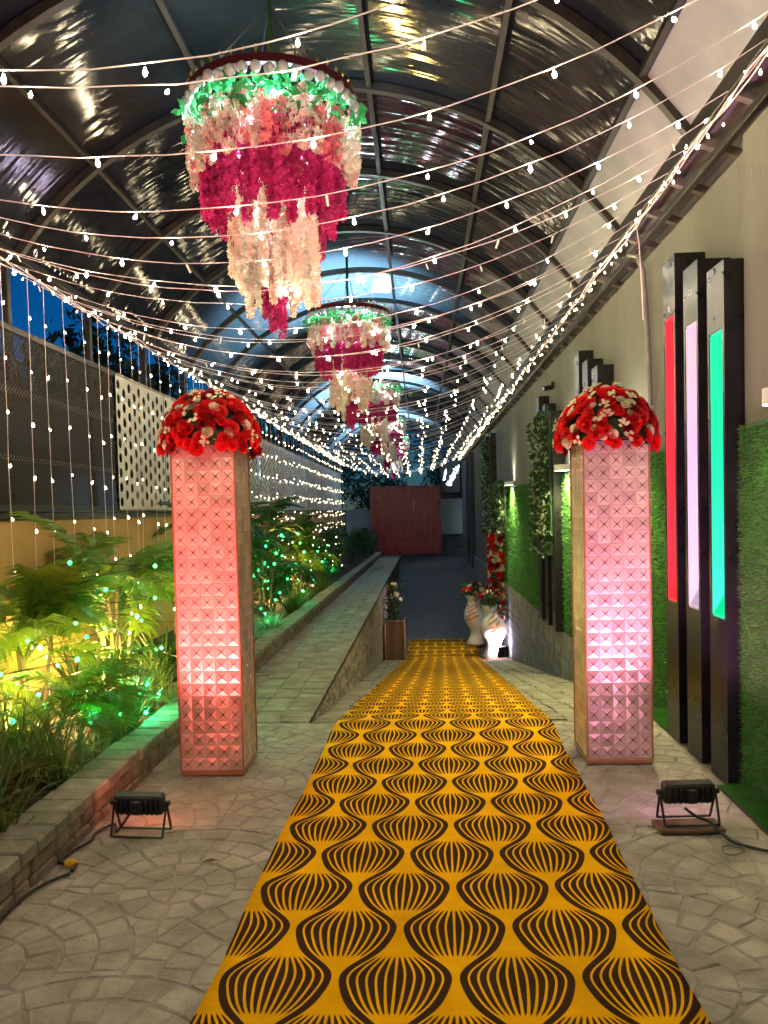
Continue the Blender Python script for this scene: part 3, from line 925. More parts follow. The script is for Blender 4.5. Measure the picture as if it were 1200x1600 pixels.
# ------------------------------------------------------------------ string lights
def bulb_mesh():
    b = MB(); r = .0082
    b.lathe([(.0028, .017), (.0034, .011), (r * .75, .006), (r, 0), (r * .8, -.007), (.0015, -.012)], 7)
    return b.mesh('bulb', M['bulb'], True)
def bulb_off_mesh():
    return MB().tube([(0, 0, .02), (0, 0, -.03)], .006, 6).mesh('bulb', M['bulb_off'])
BULB = bulb_mesh(); BULB_OFF = bulb_off_mesh()
BULB_M = BULB.copy(); BULB_M.materials.clear(); BULB_M.materials.append(M['bulb_mid'])
BULB_S = BULB.copy(); BULB_S.materials.clear(); BULB_S.materials.append(M['bulb_soft'])
BV = MB(); BV.v = [tuple(v.co) for v in BULB.vertices]; BV.f = [tuple(p.vertices) for p in BULB.polygons]
WIRE_R = .0025
def light_string(pts, bulbs, label, group, split, name='string_light', r=WIRE_R, rg=rng, soft=False):
    o0 = Vector(pts[0])
    t = thing(name, label, 'string light', tuple(o0), 0, group)
    MB().tube([Vector(p) - o0 for p in pts], r, 5).build('cable', M['wire'], t)
    big = MB()
    for p, on in bulbs:
        q = Vector(p) - o0
        if split: link('bulb', (BULB_S if soft else BULB if pts[0][1] < 8.5 else BULB_M) if on else BULB_OFF, t, q, (wobble(rg, .5), wobble(rg, .5), rg.random() * 6), rg.uniform(.7, 1.25))
        elif on: big.merge(BV, Matrix.Translation(q) @ Matrix.Scale(rg.uniform(.75, 1.1), 4))
    if big.v: stuff(big.build('bulb', M['bulb_soft' if soft else 'bulb_mid' if pts[0][1] < 14.5 and pts[0][1] > 3 else 'bulb_soft' if pts[0][1] > 3 else 'bulb'], t, True))
    return t
rs = random.Random(21)
def seg(y):
    if y < 5.05: return 'before the large first chandelier'
    if y < 10.4: return 'between first and second chandelier'
    if y < 16.1: return 'between second and third chandelier'
    if y < 21.9: return 'between third and fourth chandelier'
    if y < 27.6: return 'between fourth and fifth chandelier'
    return 'between fifth chandelier and red gate'
def drop_seg(y): return 'before the dark screen' if y < 8.4 else 'before ' + ('the first white screens' if y < 15 else 'the middle white screens' if y < 24 else 'the farthest white screens')
k = 0; y = -1.6
while y < 31.5:
    dr = y; sk = .3 + rs.uniform(-.12, .12); sag = .66 + rs.uniform(-.07, .07)
    def cp(t): return Vector((1.66 - 4.90 * t, dr + sk * t + .03 * math.sin(t * 9 + k), 3.75 - .14 * t - sag * 4 * t * (1 - t)))
    pts = [cp(i / 26) + Vector((0, rs.uniform(-.004, .004), rs.uniform(-.004, .004))) for i in range(27)]
    bl = []
    ph = rs.uniform(-.015, .015)
    for i in range(11):
        t_ = (i + .55) / 11 + ph + rs.uniform(-.006, .006)
        on = rs.random() > .16 or dr > 9
        bl.append((cp(t_) + Vector((0, 0, -.026)), on))
    light_string(pts, bl, 'sagging cross string of warm fairy lights ' + seg(dr + .15), 'fairy light strings hung across the tunnel, ' + seg(dr + .15), 2.2 < dr < 11.5)
    y += .385 * rs.uniform(.8, 1.2); k += 1
y = 3.4; k = 0
while y < 32:
    z1 = 3.62; z0 = 1.06 + rs.uniform(-.12, .12)
    x = -3.20 + rs.uniform(-.03, .03)
    dx, dyy = rs.uniform(-.03, .03), rs.uniform(.0, .10)
    def dp(t): return Vector((x + dx * t, y + dyy * t, z1 + (z0 - z1) * t))
    pts = [dp(i / 8) + Vector((rs.uniform(-.004, .004), rs.uniform(-.006, .006), 0)) for i in range(9)]
    off = rs.uniform(-.05, .05)
    bl = [(dp(min(1, (.13 + .17 * i) + off * .2)) + Vector((.012, 0, -.01)), True) for i in range(6)]
    light_string(pts, bl, 'fairy light string hanging straight down ' + drop_seg(y), 'fairy light strings dropping from the eave ' + drop_seg(y), 5.0 < y < 12.5, 'drop_light', .0024, soft=True)
    y += .325 * rs.uniform(.8, 1.2); k += 1
for nm, x, z, lab, dens in (('eave_light', 1.665, 3.70, 'dense bundle of fairy lights along the eave above plaster wall', .11), ('eave_light', -3.22, 3.63, 'dense bundle of fairy lights along the eave above perforated screens', .13)):
    o0 = Vector((x, 1.6, z))
    t = thing(nm, lab, 'string light', tuple(o0))
    for q in range(3):
        pts = [Vector((rs.uniform(-.02, .02), .33 * i, rs.uniform(-.035, .03))) for i in range(93)]
        MB().tube(pts, .005, 5).build('cable', M['wire'], t)
    y = 3.0; n = 0; big = MB()
    while y < 32:
        q = Vector((rs.uniform(-.035, .035), y - 1.6, rs.uniform(-.07, .05)))
        if n < 120: link('bulb', BULB_S, t, q, (wobble(rs, .8), wobble(rs, .8), 0), rs.uniform(.8, 1.1)); n += 1
        else: big.merge(BV, Matrix.Translation(q))
        y += dens * rs.uniform(.5, 1.5)
    stuff(big.build('bulb', M['bulb_soft'], t, True))

# ------------------------------------------------------------------ flowers
def petal_patch(m, rot, r0, r1, h, w, curl, tilt):
    # a cupped petal standing at angle rot
    P = []
    for iv, v in enumerate((0, .55, 1.)):
        for u in (-1, 0, 1):
            ww = w * (.45 + .55 * math.sin(PI * (.25 + .5 * v))) * u
            rr = r0 + (r1 - r0) * v ** .8 + curl * (v ** 3) - .18 * w * abs(u) * (1 if iv else 0)
            zz = h * v - tilt * (v ** 2) - (.14 * h if (iv == 2 and u) else 0)
            c, s = math.cos(rot), math.sin(rot)
            P.append((rr * c - ww * s, rr * s + ww * c, zz))
    m.add(P, [(0, 1, 4, 3), (1, 2, 5, 4), (3, 4, 7, 6), (4, 5, 8, 7)])
def rose_mesh(seed, material, size=.04):
    r = random.Random(seed); m = MB()
    for k, (n, r0, r1, h, w, curl, tilt) in enumerate(((3, .02, .10, .75, .22, .0, 0), (4, .08, .30, .78, .36, .03, .02), (5, .15, .52, .76, .48, .06, .05), (6, .2, .74, .66, .56, .10, .10), (5, .25, .90, .54, .60, .10, .10))):
        a0 = r.random() * 6
        for i in range(n):
            petal_patch(m, a0 + 2 * PI * i / n + wobble(r, .12), r0, r1 * r.uniform(.92, 1.08), h * r.uniform(.92, 1.08), w, curl, tilt)
    m.v = [(x * size, y * size, z * size) for x, y, z in m.v]
    return m.mesh('rose', material, True)
ROSE_R = [rose_mesh(i, M['rose_red']) for i in range(3)]
ROSE_D = [rose_mesh(i + 5, M['rose_dark']) for i in range(2)]
ROSE_W = [rose_mesh(i + 9, M['rose_white'], .034) for i in range(2)]
def filler_mesh(seed):
    r = random.Random(seed); m = MB()
    for i in range(7):
        c = Vector((r.uniform(-.02, .02), r.uniform(-.02, .02), r.uniform(.01, .03)))
        for q in range(5):
            a = q * 2 * PI / 5 + r.random()
            d = Vector((math.cos(a), math.sin(a), .5)); s = Vector((-math.sin(a), math.cos(a), 0))
            m.add([c, c + d * .006 + s * .005, c + d * .012, c + d * .006 - s * .005], [(0, 1, 2, 3)])
    return m.mesh('filler_flower', M['filler'])
FILL = [filler_mesh(i) for i in range(2)]
LEAFTUFT = leaf_cloud(14, lambda r: (r.uniform(-.015, .015), r.uniform(-.015, .015), 0), .045, random.Random(2)).mesh('leaf_tuft', M['leafdark'])
def orient(n, spin): return (Vector(n).to_track_quat('Z', 'Y') @ Euler((0, 0, spin)).to_quaternion()).to_euler()
def rose_dome(loc, label, seed, rx=.312, h=.355, low=-.04):
    t = thing('rose_dome', label, 'flower arrangement', loc)
    r = random.Random(seed)
    prof = [(rx * .90 * math.cos(a), h * .86 * math.sin(a)) for a in [PI / 2 * i / 7 for i in range(8)]]
    MB().lathe([(.001, .002)] + [(x, z + .002) for x, z in prof], 20).build('foam_base', M['leafdark'], t)
    N = 235; acc = []
    for i in range(N):
        zz = -.10 + 1.09 * (i + .5) / N
        a = i * 2.399963 + wobble(r, .15)
        q = math.sqrt(max(0, 1 - max(zz, 0) ** 2))
        n = Vector((math.cos(a) * q, math.sin(a) * q, max(zz, -.1)))
        p = Vector((n.x * rx * .93, n.y * rx * .93, n.z * h * .93 + (0 if zz > 0 else -.0)))
        nn = Vector((n.x / rx, n.y / rx, n.z / h + .25)).normalized() + Vector((wobble(r, .2), wobble(r, .2), wobble(r, .2)))
        u = r.random()
        if u < .54: link('rose', r.choice(ROSE_R), t, p, orient(nn, r.random() * 6), r.uniform(.95, 1.3))
        elif u < .67: link('rose', r.choice(ROSE_D), t, p, orient(nn, r.random() * 6), r.uniform(.85, 1.15))
        elif u < .86: link('cream_rose', r.choice(ROSE_W), t, p + n * .008, orient(nn, r.random() * 6), r.uniform(.75, 1.1))
        elif u < .96: link('filler_flower', r.choice(FILL), t, p + n * .012, orient(nn, r.random() * 6), r.uniform(.9, 1.3))
        else: link('leaf_tuft', LEAFTUFT, t, p + n * .01, orient(nn, r.random() * 6), 1.0)
    return t

# ------------------------------------------------------------------ mosaic pillars
def tile_mesh(s):
    m = MB(); h = s / 2 - .0005; c = [(-h, -h), (h, -h), (h, h), (-h, h)]
    tw = s * .06; z0, z1 = .0012, .0050
    pin = [(-tw, -tw * .3), (tw * .3, -tw), (tw, tw * .3), (-tw * .3, tw)]
    for i in range(4):
        a, b = c[i], c[(i + 1) % 4]; p = pin[(i + 1) % 4]
        # blade: corner, next corner, twisted centre; a raised edge gives every blade its own slope
        vs = [(a[0]*.996, a[1]*.996, z0), (b[0]*.996, b[1]*.996, z0 + .0012), (p[0], p[1], z1), (a[0]*.996, a[1]*.996, -.001), (b[0]*.996, b[1]*.996, -.001), (p[0], p[1], -.001)]
        m.add(vs, [(0, 1, 2), (0, 3, 4, 1), (1, 4, 5, 2), (2, 5, 3, 0)])
    return m
def pillar(loc, w, h, label, sidesign):
    t = thing('mosaic_pillar', label, 'pillar', loc)
    MB().box(-w/2 + .004, w/2 - .004, -w/2 + .004, w/2 - .004, .004, h - .002).build('core', M['tilecore'], t)
    MB().cbox(-w/2 - .003, w/2 + .003, -w/2 - .003, w/2 + .003, 0, .028, .003).build('plinth', M['copper'], t)
    for sx in (-1, 1):
        for sy in (-1, 1):
            MB().cbox(sx*w/2 - .005, sx*w/2 + .005, sy*w/2 - .005, sy*w/2 + .005, .03, h, .002).build('corner_trim', M['copper'], t)
    s = w / 5 * .985; n = int((h - .03) / s); s2 = (h - .032) / n
    tm = tile_mesh(s).mesh('mosaic_tile', M['tile'])
    other = MB(); tb = tile_mesh(s)
    faces = ((0, (0, -1)), (1, (sidesign, 0)), (2, (0, 1)), (3, (-sidesign, 0)))
    for fi, (nx_, ny_) in faces:
        for i in range(5):
            for k in range(n):
                off = -w/2 + w * .0075 + s * (i + .5)
                N_ = Vector((nx_, ny_, 0)); T_ = Vector((-ny_, nx_, 0)); U_ = Vector((0, 0, 1))
                p = N_ * (w / 2 - .004) + T_ * off + U_ * (.031 + s2 * (k + .5))
                jit = Matrix.Rotation(wobble(rng, .028), 4, 'X') @ Matrix.Rotation(wobble(rng, .028), 4, 'Y')
                R = Matrix(((T_.x, U_.x, N_.x, p.x), (T_.y, U_.y, N_.y, p.y), (T_.z, U_.z, N_.z, p.z), (0, 0, 0, 1)))
                mm = R @ jit @ Matrix.Diagonal((1, s2 / s, 1, 1))
                if fi < 2:
                    o = link('mosaic_tile', tm, t); o.matrix_local = mm
                else: other.merge(tb, mm)
    stuff(other.build('mosaic_tile', M['tile'], t))
    return t
pillar((-1.305, 4.79, .006), .385, 2.02, 'rose gold mosaic pillar standing beside the planter kerb', 1)
pillar((1.20, 4.945, .006), .395, 1.99, 'rose gold mosaic pillar standing beside the black wall fins', -1)
rose_dome((-1.305, 4.79, 2.03), 'dome of red and cream roses on the pillar by the planter', 3)
rose_dome((1.19, 4.945, 2.0), 'dome of red and cream roses on the pillar by the fins', 8)

# ------------------------------------------------------------------ floodlights
def floodlight(loc, rz, w, h, label, lens, e, colr, aim, angle, tilt=.25, head_z=.16, block=False, support=None):
    t = thing('floodlight', label, 'floodlight', loc, rz)
    # local: head faces +Y, its ribbed back faces -Y
    R = Matrix.Translation((0, 0, head_z)) @ Matrix.Rotation(tilt, 4, 'X')
    b = MB().cbox(-w/2, w/2, -.035, .03, -h/2, h/2, .010).xf(R); hs_ = b.build('housing', M['black'], t)
    for i in range(9):
        x = -w * .42 + w * .84 * i / 8
        if abs(x) < w * .09: continue
        MB().box(x - .004, x + .004, -.052, -.0355, -h * .38, h * .34).xf(R).build('cooling_fin', M['black'], hs_)
    MB().cbox(-w * .08, w * .08, -.062, -.0355, -h * .36, h * .34, .004).xf(R).build('driver_box', M['black'], hs_)
    MB().cbox(-w/2 + .012, w/2 - .012, .031, .034, -h/2 + .012, h/2 - .012, .001).xf(R).build('lens', lens, hs_)
    for s in (-1, 1):
        b = MB().tube([(s * (w/2 + .012), .0, head_z), (s * (w/2 + .008), -.055, .008)], .006, 6); b.build('stand_leg', M['black'], t)
        b = MB().tube([(s * (w/2 + .012), .0, head_z), (s * (w/2 + .008), .055, .008)], .006, 6); b.build('stand_leg', M['black'], t)
        b = MB().tube([(s * (w/2 - .004), 0, head_z), (s * (w/2 + .028), 0, head_z)], .014, 8); b.build('knob', M['black'], t)
    for yy_ in (-.055, .055):
        MB().bar((-w/2 - .008, yy_, .008), (w/2 + .008, yy_, .008), .012, .008).build('stand_foot', M['black'], t)
    p = R @ Vector((0, .06, 0))
    inv = Matrix.Rotation(-rz, 4, 'Z')
    a = inv @ (Vector(aim) - Vector(loc))
    lamp('flood_light', 'SPOT', t, tuple(p), e, colr, tuple(a), angle, 1.0, .06)
    return t
floodlight((-1.435, 3.745, .006), rad(-4), .25, .10, 'black floodlight with ribbed back on the paving beside the kerb', M['lens_red'], 150, (1.0, .15, .165), (-1.30, 4.6, 3.0), 112, .15)
floodlight((1.285, 3.80, .030), rad(3), .25, .10, 'black floodlight propped on a wooden offcut beside the turf strip', M['lens_pink'], 90, (1.0, .31, .62), (1.21, 4.75, 2.9), 112, .15, .155)
b = MB().cbox(-.17, .15, -.075, .06, 0, .024, .006)
o = b.build('wood_offcut', M['wood']); o.location = (1.29, 3.79, .006); o.rotation_euler = (0, 0, .05)
tag(o, 'weathered brown wood offcut under the floodlight', 'wood')

def cable(pts, r, label, name='power_cable', loc=(0, 0, 0), material='rubber', sub=6):
    P = [Vector(p) for p in pts]; out = []
    for i in range(len(P) - 1):
        p0, p1, p2, p3 = P[max(i-1, 0)], P[i], P[i+1], P[min(i+2, len(P)-1)]
        for s in range(sub):
            t = s / sub
            out.append(.5 * ((2*p1) + (p2-p0)*t + (2*p0-5*p1+4*p2-p3)*t*t + (3*p1-p0-3*p2+p3)*t**3))
    out.append(P[-1])
    o = MB().tube(out, r, 6).build(name, M[material], None, True)
    return tag(o, label, 'cable')
cable([(-1.47, 3.69, .13), (-1.56, 3.74, .02), (-1.62, 3.86, .012), (-1.67, 3.75, .012), (-1.655, 3.66, .012), (-1.69, 3.56, .012), (-1.71, 3.45, .012), (-1.70, 3.42, .012), (-1.66, 3.40, .014)], .0065, 'black cable curling from floodlight to the kerb')
o = cable([(-1.60, 3.31, .014), (-1.66, 3.24, .012), (-1.70, 3.13, .012), (-1.705, 2.98, .012), (-1.70, 2.6, .012)], .007, 'black cable with yellow plug lying along the kerb foot')
MB().tube([(-1.655, 3.40, .02), (-1.605, 3.385, .022)], .018, 10).build('plug', M['yellow'], o)
MB().tube([(-1.605, 3.385, .022), (-1.60, 3.33, .016)], .010, 8).build('plug_neck', M['rubber'], o)
cable([(1.25, 3.74, .125), (1.30, 3.72, .09), (1.35, 3.70, .075), (1.38, 3.66, .05), (1.42, 3.60, .02), (1.48, 3.55, .016), (1.56, 3.50, .016), (1.68, 3.43, .03), (1.75, 3.30, .03)], .008, 'black cable running from floodlight over the turf edge')
cable([(1.35, 3.70, .07), (1.40, 3.68, .03), (1.44, 3.64, .015), (1.47, 3.60, .012), (1.44, 3.56, .012), (1.40, 3.58, .012), (1.42, 3.63, .014), (1.46, 3.60, .014), (1.44, 3.52, .012), (1.38, 3.48, .012), (1.345, 3.50, .012), (1.36, 3.56, .012), (1.41, 3.58, .014)], .0035, 'thin looped grey wire tangled beside the floodlight', 'loose_wire', material='steel_grey')
# dry leaf
b = MB()
pr = [(-.035, 0), (-.015, .014), (.01, .017), (.04, 0), (.01, -.015), (-.015, -.013)]
b.add([(x, y, .004 + .3 * y * y / .017 + .05 * abs(x)) for x, y in pr] + [(0, 0, .001)], [(6, i, (i + 1) % 6) for i in range(6)])
o = b.build('fallen_leaf', M['dry']); o.location = (-1.0, 3.43, .008); o.rotation_euler = (0, 0, .3)
sd = o.modifiers.new('thickness', 'SOLIDIFY'); sd.thickness = .001
tag(o, 'single dry brown leaf lying on the paving beside carpet', 'leaf')

# ------------------------------------------------------------------ flower chandeliers
def strand_mb(length, radius, seed, ps=.017):
    r = random.Random(seed); m = MB(); z = 0; ps *= 1.5; radius *= 1.1
    while z < length:
        env = radius * (1 - .6 * (z / length) ** 3)
        for q in range(4):
            a = r.random() * 6.28; rr = env * r.uniform(.35, 1)
            d = Vector((math.cos(a), math.sin(a), r.uniform(-.7, .25))).normalized()
            c = Vector((math.cos(a) * rr, math.sin(a) * rr, -z + wobble(r, .012)))
            s_ = d.orthogonal().normalized(); s_.rotate(Matrix.Rotation(r.random() * 6.28, 3, d)); t_ = d.cross(s_)
            L = ps * r.uniform(.7, 1.25)
            for k in range(4):
                b0 = k * PI / 2 + wobble(r, .25)
                e = s_ * math.cos(b0) + t_ * math.sin(b0); f = t_ * math.cos(b0) - s_ * math.sin(b0)
                m.add([c, c + e * L * .5 + f * L * .34 + d * L * .28, c + e * L * .85 + d * L * .22, c + e * L * .5 - f * L * .34 + d * L * .28], [(0, 1, 2, 3)])
        z += .021
    m.tube([(0, 0, .02), (0, 0, -length * .98)], .0025, 4)
    return m
SM = {}
for nm, L, rr, mt_, ps in (('pale', .30, .050, 'pinkpale', .020), ('white', .28, .048, 'whiteblossom', .018), ('pink', .31, .050, 'pinkrose', .020), ('magenta', .46, .040, 'magenta', .023), ('magenta_long', .58, .040, 'magenta', .023), ('cream', .74, .036, 'cream', .018), ('cream_long', .86, .036, 'cream', .018), ('white_long', .80, .026, 'whiteblossom', .015), ('tail', .62, .034, 'magenta', .021)):
    SM[nm] = [strand_mb(L, rr, 40 + i, ps=ps).mesh('flower_strand', M[mt_]) for i in range(2)]
BEAD = MB().lathe([(.0005, .036), (.018, .031), (.031, .018), (.036, 0), (.031, -.018), (.018, -.031), (.0005, -.036)], 10).mesh('glass_bead', M['bead'], True)
LED = MB().lathe([(.0005, .012), (.009, .007), (.012, 0), (.009, -.007), (.0005, -.012)], 6).mesh('light_point', M['bulb_cool'], True)
PUFF = leaf_cloud(90, lambda r: Vector((r.gauss(0, 1), r.gauss(0, 1), r.gauss(0, 1))).normalized() * .045, .03, random.Random(4)).mesh('blossom_puff', M['pinkrose'])
PUFF2 = leaf_cloud(90, lambda r: Vector((r.gauss(0, 1), r.gauss(0, 1), r.gauss(0, 1))).normalized() * .045, .03, random.Random(6)).mesh('blossom_puff', M['pinkpale'])
hoop_b = MB()
for k in range(40):
    a0, a1 = 2*PI*k/40, 2*PI*(k+1)/40
    hoop_b.add([(r_ * math.cos(a), r_ * math.sin(a), z) for a in (a0, a1) for r_, z in ((.515, -.02), (.55, -.02), (.55, .03), (.515, .03))], [(0,4,5,1),(1,5,6,2),(2,6,7,3),(3,7,4,0)])
HOOP = hoop_b.mesh('hoop', M['maroon'])
sp_b = MB()
for k in range(44):
    a = 2 * PI * k / 44
    sp_b.lathe([(.009, 0), (.006, .02), (.011, .035), (.0005, .06)], 5, (.532 * math.cos(a), .532 * math.sin(a), .031))
SPIKE = sp_b.mesh('brass_finial', M['gold'])
gl = leaf_cloud(950, lambda r: (lambda a, q: (q * math.cos(a), q * math.sin(a), r.uniform(-.21, -.05)))(r.random() * 6.28, r.uniform(.38, .56)), .080, random.Random(9))
GLEAF = gl.mesh('leaf_garland', M['vivid'])
spoke = MB()
for k in range(3):
    a = PI * k / 3; c, s = math.cos(a) * .52, math.sin(a) * .52
    spoke.bar((-c, -s, .005 + k * .012), (c, s, .005 + k * .012), .02, .01)
SPOKE = spoke.mesh('spoke', M['maroon'])
def chandelier(y, z, label, seed, full=True):
    X = -.90
    t = thing('flower_chandelier', label, 'chandelier', (X, y, z))
    t.rotation_euler = (0, 0, seed * 1.3)
    r = random.Random(seed)
    link('hoop', HOOP, t); stuff(link('brass_finial', SPIKE, t)); link('spoke', SPOKE, t); stuff(link('leaf_garland', GLEAF, t))
    top = arc(X) - z
    MB().tube([(0, 0, .0), (.01, .0, top * .5), (0, 0, top - .05)], .017, 7).build('hanging_rod', M['leafdark'], t)
    for k in range(4):
        a = PI / 4 + k * PI / 2
        MB().tube([(.5 * math.cos(a), .5 * math.sin(a), .03), (.012 * math.cos(a), .012 * math.sin(a), top * .7)], .004, 4).build('stay_wire', M['steel'], t)
    for k in range(44):
        a = 2 * PI * k / 44
        link('glass_bead', BEAD, t, (.548 * math.cos(a), .548 * math.sin(a), -.055 + wobble(r, .012)), None, r.uniform(.8, 1.05))
    def ring(n, R, z0, kinds, jr=.03, jz=.03, lean=.06):
        for k in range(n):
            a = 2 * PI * (k + wobble(r, .3)) / n; q = R + wobble(r, jr)
            kd = r.choice(kinds)
            link('flower_strand', r.choice(SM[kd]), t, (q * math.cos(a), q * math.sin(a), z0 + wobble(r, jz)), (wobble(r, lean), wobble(r, lean), r.random() * 6), r.uniform(.9, 1.08))
    ring(46, .495, -.17, ('pale', 'white', 'white', 'pink', 'pale'), .03, .05)
    ring(22, .43, -.14, ('white', 'white', 'pale'), .03, .04)
    ring(40, .41, -.24, ('magenta', 'magenta', 'magenta_long'), .03, .04)
    ring(24, .32, -.24, ('magenta', 'magenta_long'), .03, .04)
    ring(30, .245, -.42, ('cream', 'cream', 'cream_long', 'cream', 'white_long'), .03, .05)
    ring(16, .15, -.42, ('cream', 'cream_long', 'white_long'), .03, .04)
    ring(6, .045, -.82, ('tail',), .02, .07, .05)
    for k in range(24):
        a = r.random() * 6.28; q = r.uniform(.44, .53)
        link('blossom_puff', PUFF if r.random() < .4 else PUFF2, t, (q * math.cos(a), q * math.sin(a), r.uniform(-.34, -.13)), (r.random() * 6, r.random() * 6, 0), r.uniform(.7, 1.2))
    for k in range(26):
        a = r.random() * 6.28; q = r.uniform(.30, .56)
        link('light_point', LED, t, (q * math.cos(a), q * math.sin(a), r.uniform(-.36, -.07)), None, r.uniform(.8, 1.4))
    lamp('chandelier_light', 'POINT', t, (0, 0, -.16), 40, (.62, .90, 1.0), size=.12)
    lamp('chandelier_light', 'POINT', t, (0, 0, -.70), 2.5, (.85, .92, 1.0), size=.05)
    return t
chandelier(5.05, 4.24, 'large tiered flower chandelier of pink and magenta blossoms before all others', 1)
for k, (y, lab) in enumerate(((10.4, 'second'), (16.1, 'third'), (21.9, 'fourth'), (27.6, 'fifth'))):
    chandelier(y, 4.24, lab + ' flower chandelier from the pillars towards the red gate', k + 2)

# ------------------------------------------------------------------ planting
def frond_mb(L, nleaf, leaf, seed, droop=.9):
    r = random.Random(seed); m = MB()
    def cp(t): return Vector((L * (t * .86 - .10 * t * t * droop), 0, L * (.62 * t - .62 * droop * t * t)))
    m.tube([cp(i / 10) for i in range(11)], .008, 4, r1=.002)
    for i in range(nleaf):
        t = .16 + .84 * i / nleaf
        p = cp(t); d = (cp(min(1, t + .02)) - cp(t - .02)).normalized()
        ll = leaf * (1 - .75 * abs(t - .45) ** 1.5) * r.uniform(.85, 1.1) * (.55 if t > .93 else 1)
        for s in (-1, 1):
            side = Vector((0, s, 0)); up = side.cross(d) * s
            v = (d * (.55 + .5 * t) + side * .9 + Vector((0, 0, .35 + wobble(r, .12)))).normalized()
            tip = p + v * ll + Vector((0, 0, -ll * .42))
            mid = p + v * ll * .55 + Vector((0, 0, -ll * .05))
            w = d * .011 * (L / .9)
            m.add([p - w * .5, p + w * .5, mid + w, mid - w, tip], [(0, 1, 2, 3), (3, 2, 4)])
    return m
FR = {k: [frond_mb(L, n, lf, 70 + i * 3 + int(L * 10), dr).mesh('frond', M[mt_]) for i, dr in enumerate((.7, .95, 1.25))] for k, L, n, lf, mt_ in (('big', 1.05, 40, .34, 'frond'), ('mid', .75, 30, .26, 'frond'), ('dark', 1.0, 36, .32, 'frond_d'))}
def palm(x, y, h, kind, n, label, seed, sc_=1.0):
    z = z_walk(y) + .11
    t = thing('areca_palm', label, 'palm', (x, y, z)); r = random.Random(seed)
    for q in range(3):
        a = q * 2.1 + r.random(); px, py = .07 * math.cos(a), .07 * math.sin(a)
        hh = h * r.uniform(.6, 1)
        MB().tube([(px, py, -.03), (px * 1.4, py * 1.4, hh * .5), (px * 2.0, py * 2.0, hh)], .020, 7, r1=.012).build('stem', M['stem'], t)
        for k in range(n // 3 + 1):
            link('frond', r.choice(FR[kind]), t, (px * 2, py * 2, hh * r.uniform(.75, 1)), (0, r.uniform(-.75, .15), r.random() * 6.28), sc_ * r.uniform(.75, 1.1))
    return t
def blade_mb(n, L, w, seed, spread=.8, droop=.6, base=.05):
    r = random.Random(seed); m = MB()
    for _ in range(n):
        a = r.random() * 6.28; ll = L * r.uniform(.55, 1.1); o_ = r.uniform(0, base); sp_ = spread * r.uniform(.3, 1.1)
        b0 = Vector((o_ * math.cos(a + 1), o_ * math.sin(a + 1), 0)); out = Vector((math.cos(a), math.sin(a), 0)); sd_ = Vector((-math.sin(a), math.cos(a), 0)) * w
        P = []
        for t in (0, .35, .7, 1):
            c = b0 + out * ll * sp_ * t + Vector((0, 0, ll * (t - droop * sp_ * t * t)))
            k_ = (1, .95, .65, .05)[(0, .35, .7, 1).index(t)]
            P += [c - sd_ * k_, c + sd_ * k_]
        m.add(P, [(0, 1, 3, 2), (2, 3, 5, 4), (4, 5, 7, 6)])
    return m
TUFT = {'grass': [blade_mb(60, .55, .006, 90 + i, .8, .7).mesh('blade_tuft', M['grass']) for i in range(3)],
        'pale': [blade_mb(70, .42, .008, 95 + i, 1.1, .95).mesh('blade_tuft', M['grass_p']) for i in range(2)],
        'dry': [blade_mb(26, .5, .004, 99, .9, .6).mesh('blade_tuft', M['dry'])],
        'broad': [blade_mb(34, .62, .016, 102 + i, .7, .5).mesh('blade_tuft', M['frond_d']) for i in range(2)]}
def tuft(x, y, kind, label, seed, s=1.0, n=3, group=None, name='grass_clump'):
    t = thing(name, label, 'plant', (x, y, z_walk(y) + .10), 0, group); r = random.Random(seed)
    for q in range(n):
        link('blade_tuft', r.choice(TUFT[kind]), t, (wobble(r, .12), wobble(r, .12), 0), (wobble(r, .12), wobble(r, .12), r.random() * 6.28), s * r.uniform(.8, 1.15))
    return t
def bush(x, y, h, w, label, seed, material='leafdark', n=900, size=.08, group=None):
    t = thing('leafy_bush', label, 'bush', (x, y, z_walk(y) + .10), 0, group); r = random.Random(seed)
    cl = [(wobble(r, w * .6), wobble(r, w * .6), h * r.uniform(.25, .85), r.uniform(.25, .5) * w) for _ in range(9)]
    def f(rg):
        c = rg.choice(cl); d = Vector((rg.gauss(0, 1), rg.gauss(0, 1), rg.gauss(0, 1))).normalized() * c[3] * rg.random() ** .4
        return (c[0] + d.x, c[1] + d.y, max(.02, c[2] + d.z))
    for q in range(5):
        a = r.random() * 6.28
        MB().tube([(0, 0, -.02), (w * .25 * math.cos(a), w * .25 * math.sin(a), h * .4), (w * .5 * math.cos(a), w * .5 * math.sin(a), h * .75)], .010, 5, r1=.004).build('stem', M['stem'], t)
    stuff(leaf_cloud(n, f, size, r, 2.6).build('foliage', M[material], t))
    return t
palm(-2.75, 5.25, .75, 'big', 15, 'yellow green areca palm nearest the dark screen, arching low', 1, .95)
palm(-2.55, 6.05, .95, 'big', 17, 'tall yellow green areca palm lit from below by the tan wall', 2, 1.0)
palm(-2.85, 7.05, 1.0, 'big', 14, 'areca palm spreading under the joint of the two screens', 3)
palm(-2.55, 7.95, .95, 'dark', 14, 'dark green palm behind the coral lit pillar', 4)
palm(-2.25, 4.65, .30, 'mid', 12, 'small low areca palm among grass clumps by the kerb', 5, .9)
palm(-2.55, 9.8, 1.35, 'dark', 18, 'dark palm twined with green lights just past the pillar', 6)
palm(-2.35, 11.4, 1.25, 'dark', 17, 'second dark palm twined with green lights past the pillar', 7)
palm(-2.75, 13.2, 1.5, 'dark', 17, 'tallest dark palm reaching the lower edge of white screens', 8)
palm(-2.45, 15.0, 1.15, 'big', 15, 'green areca palm midway along the planting bed', 9)
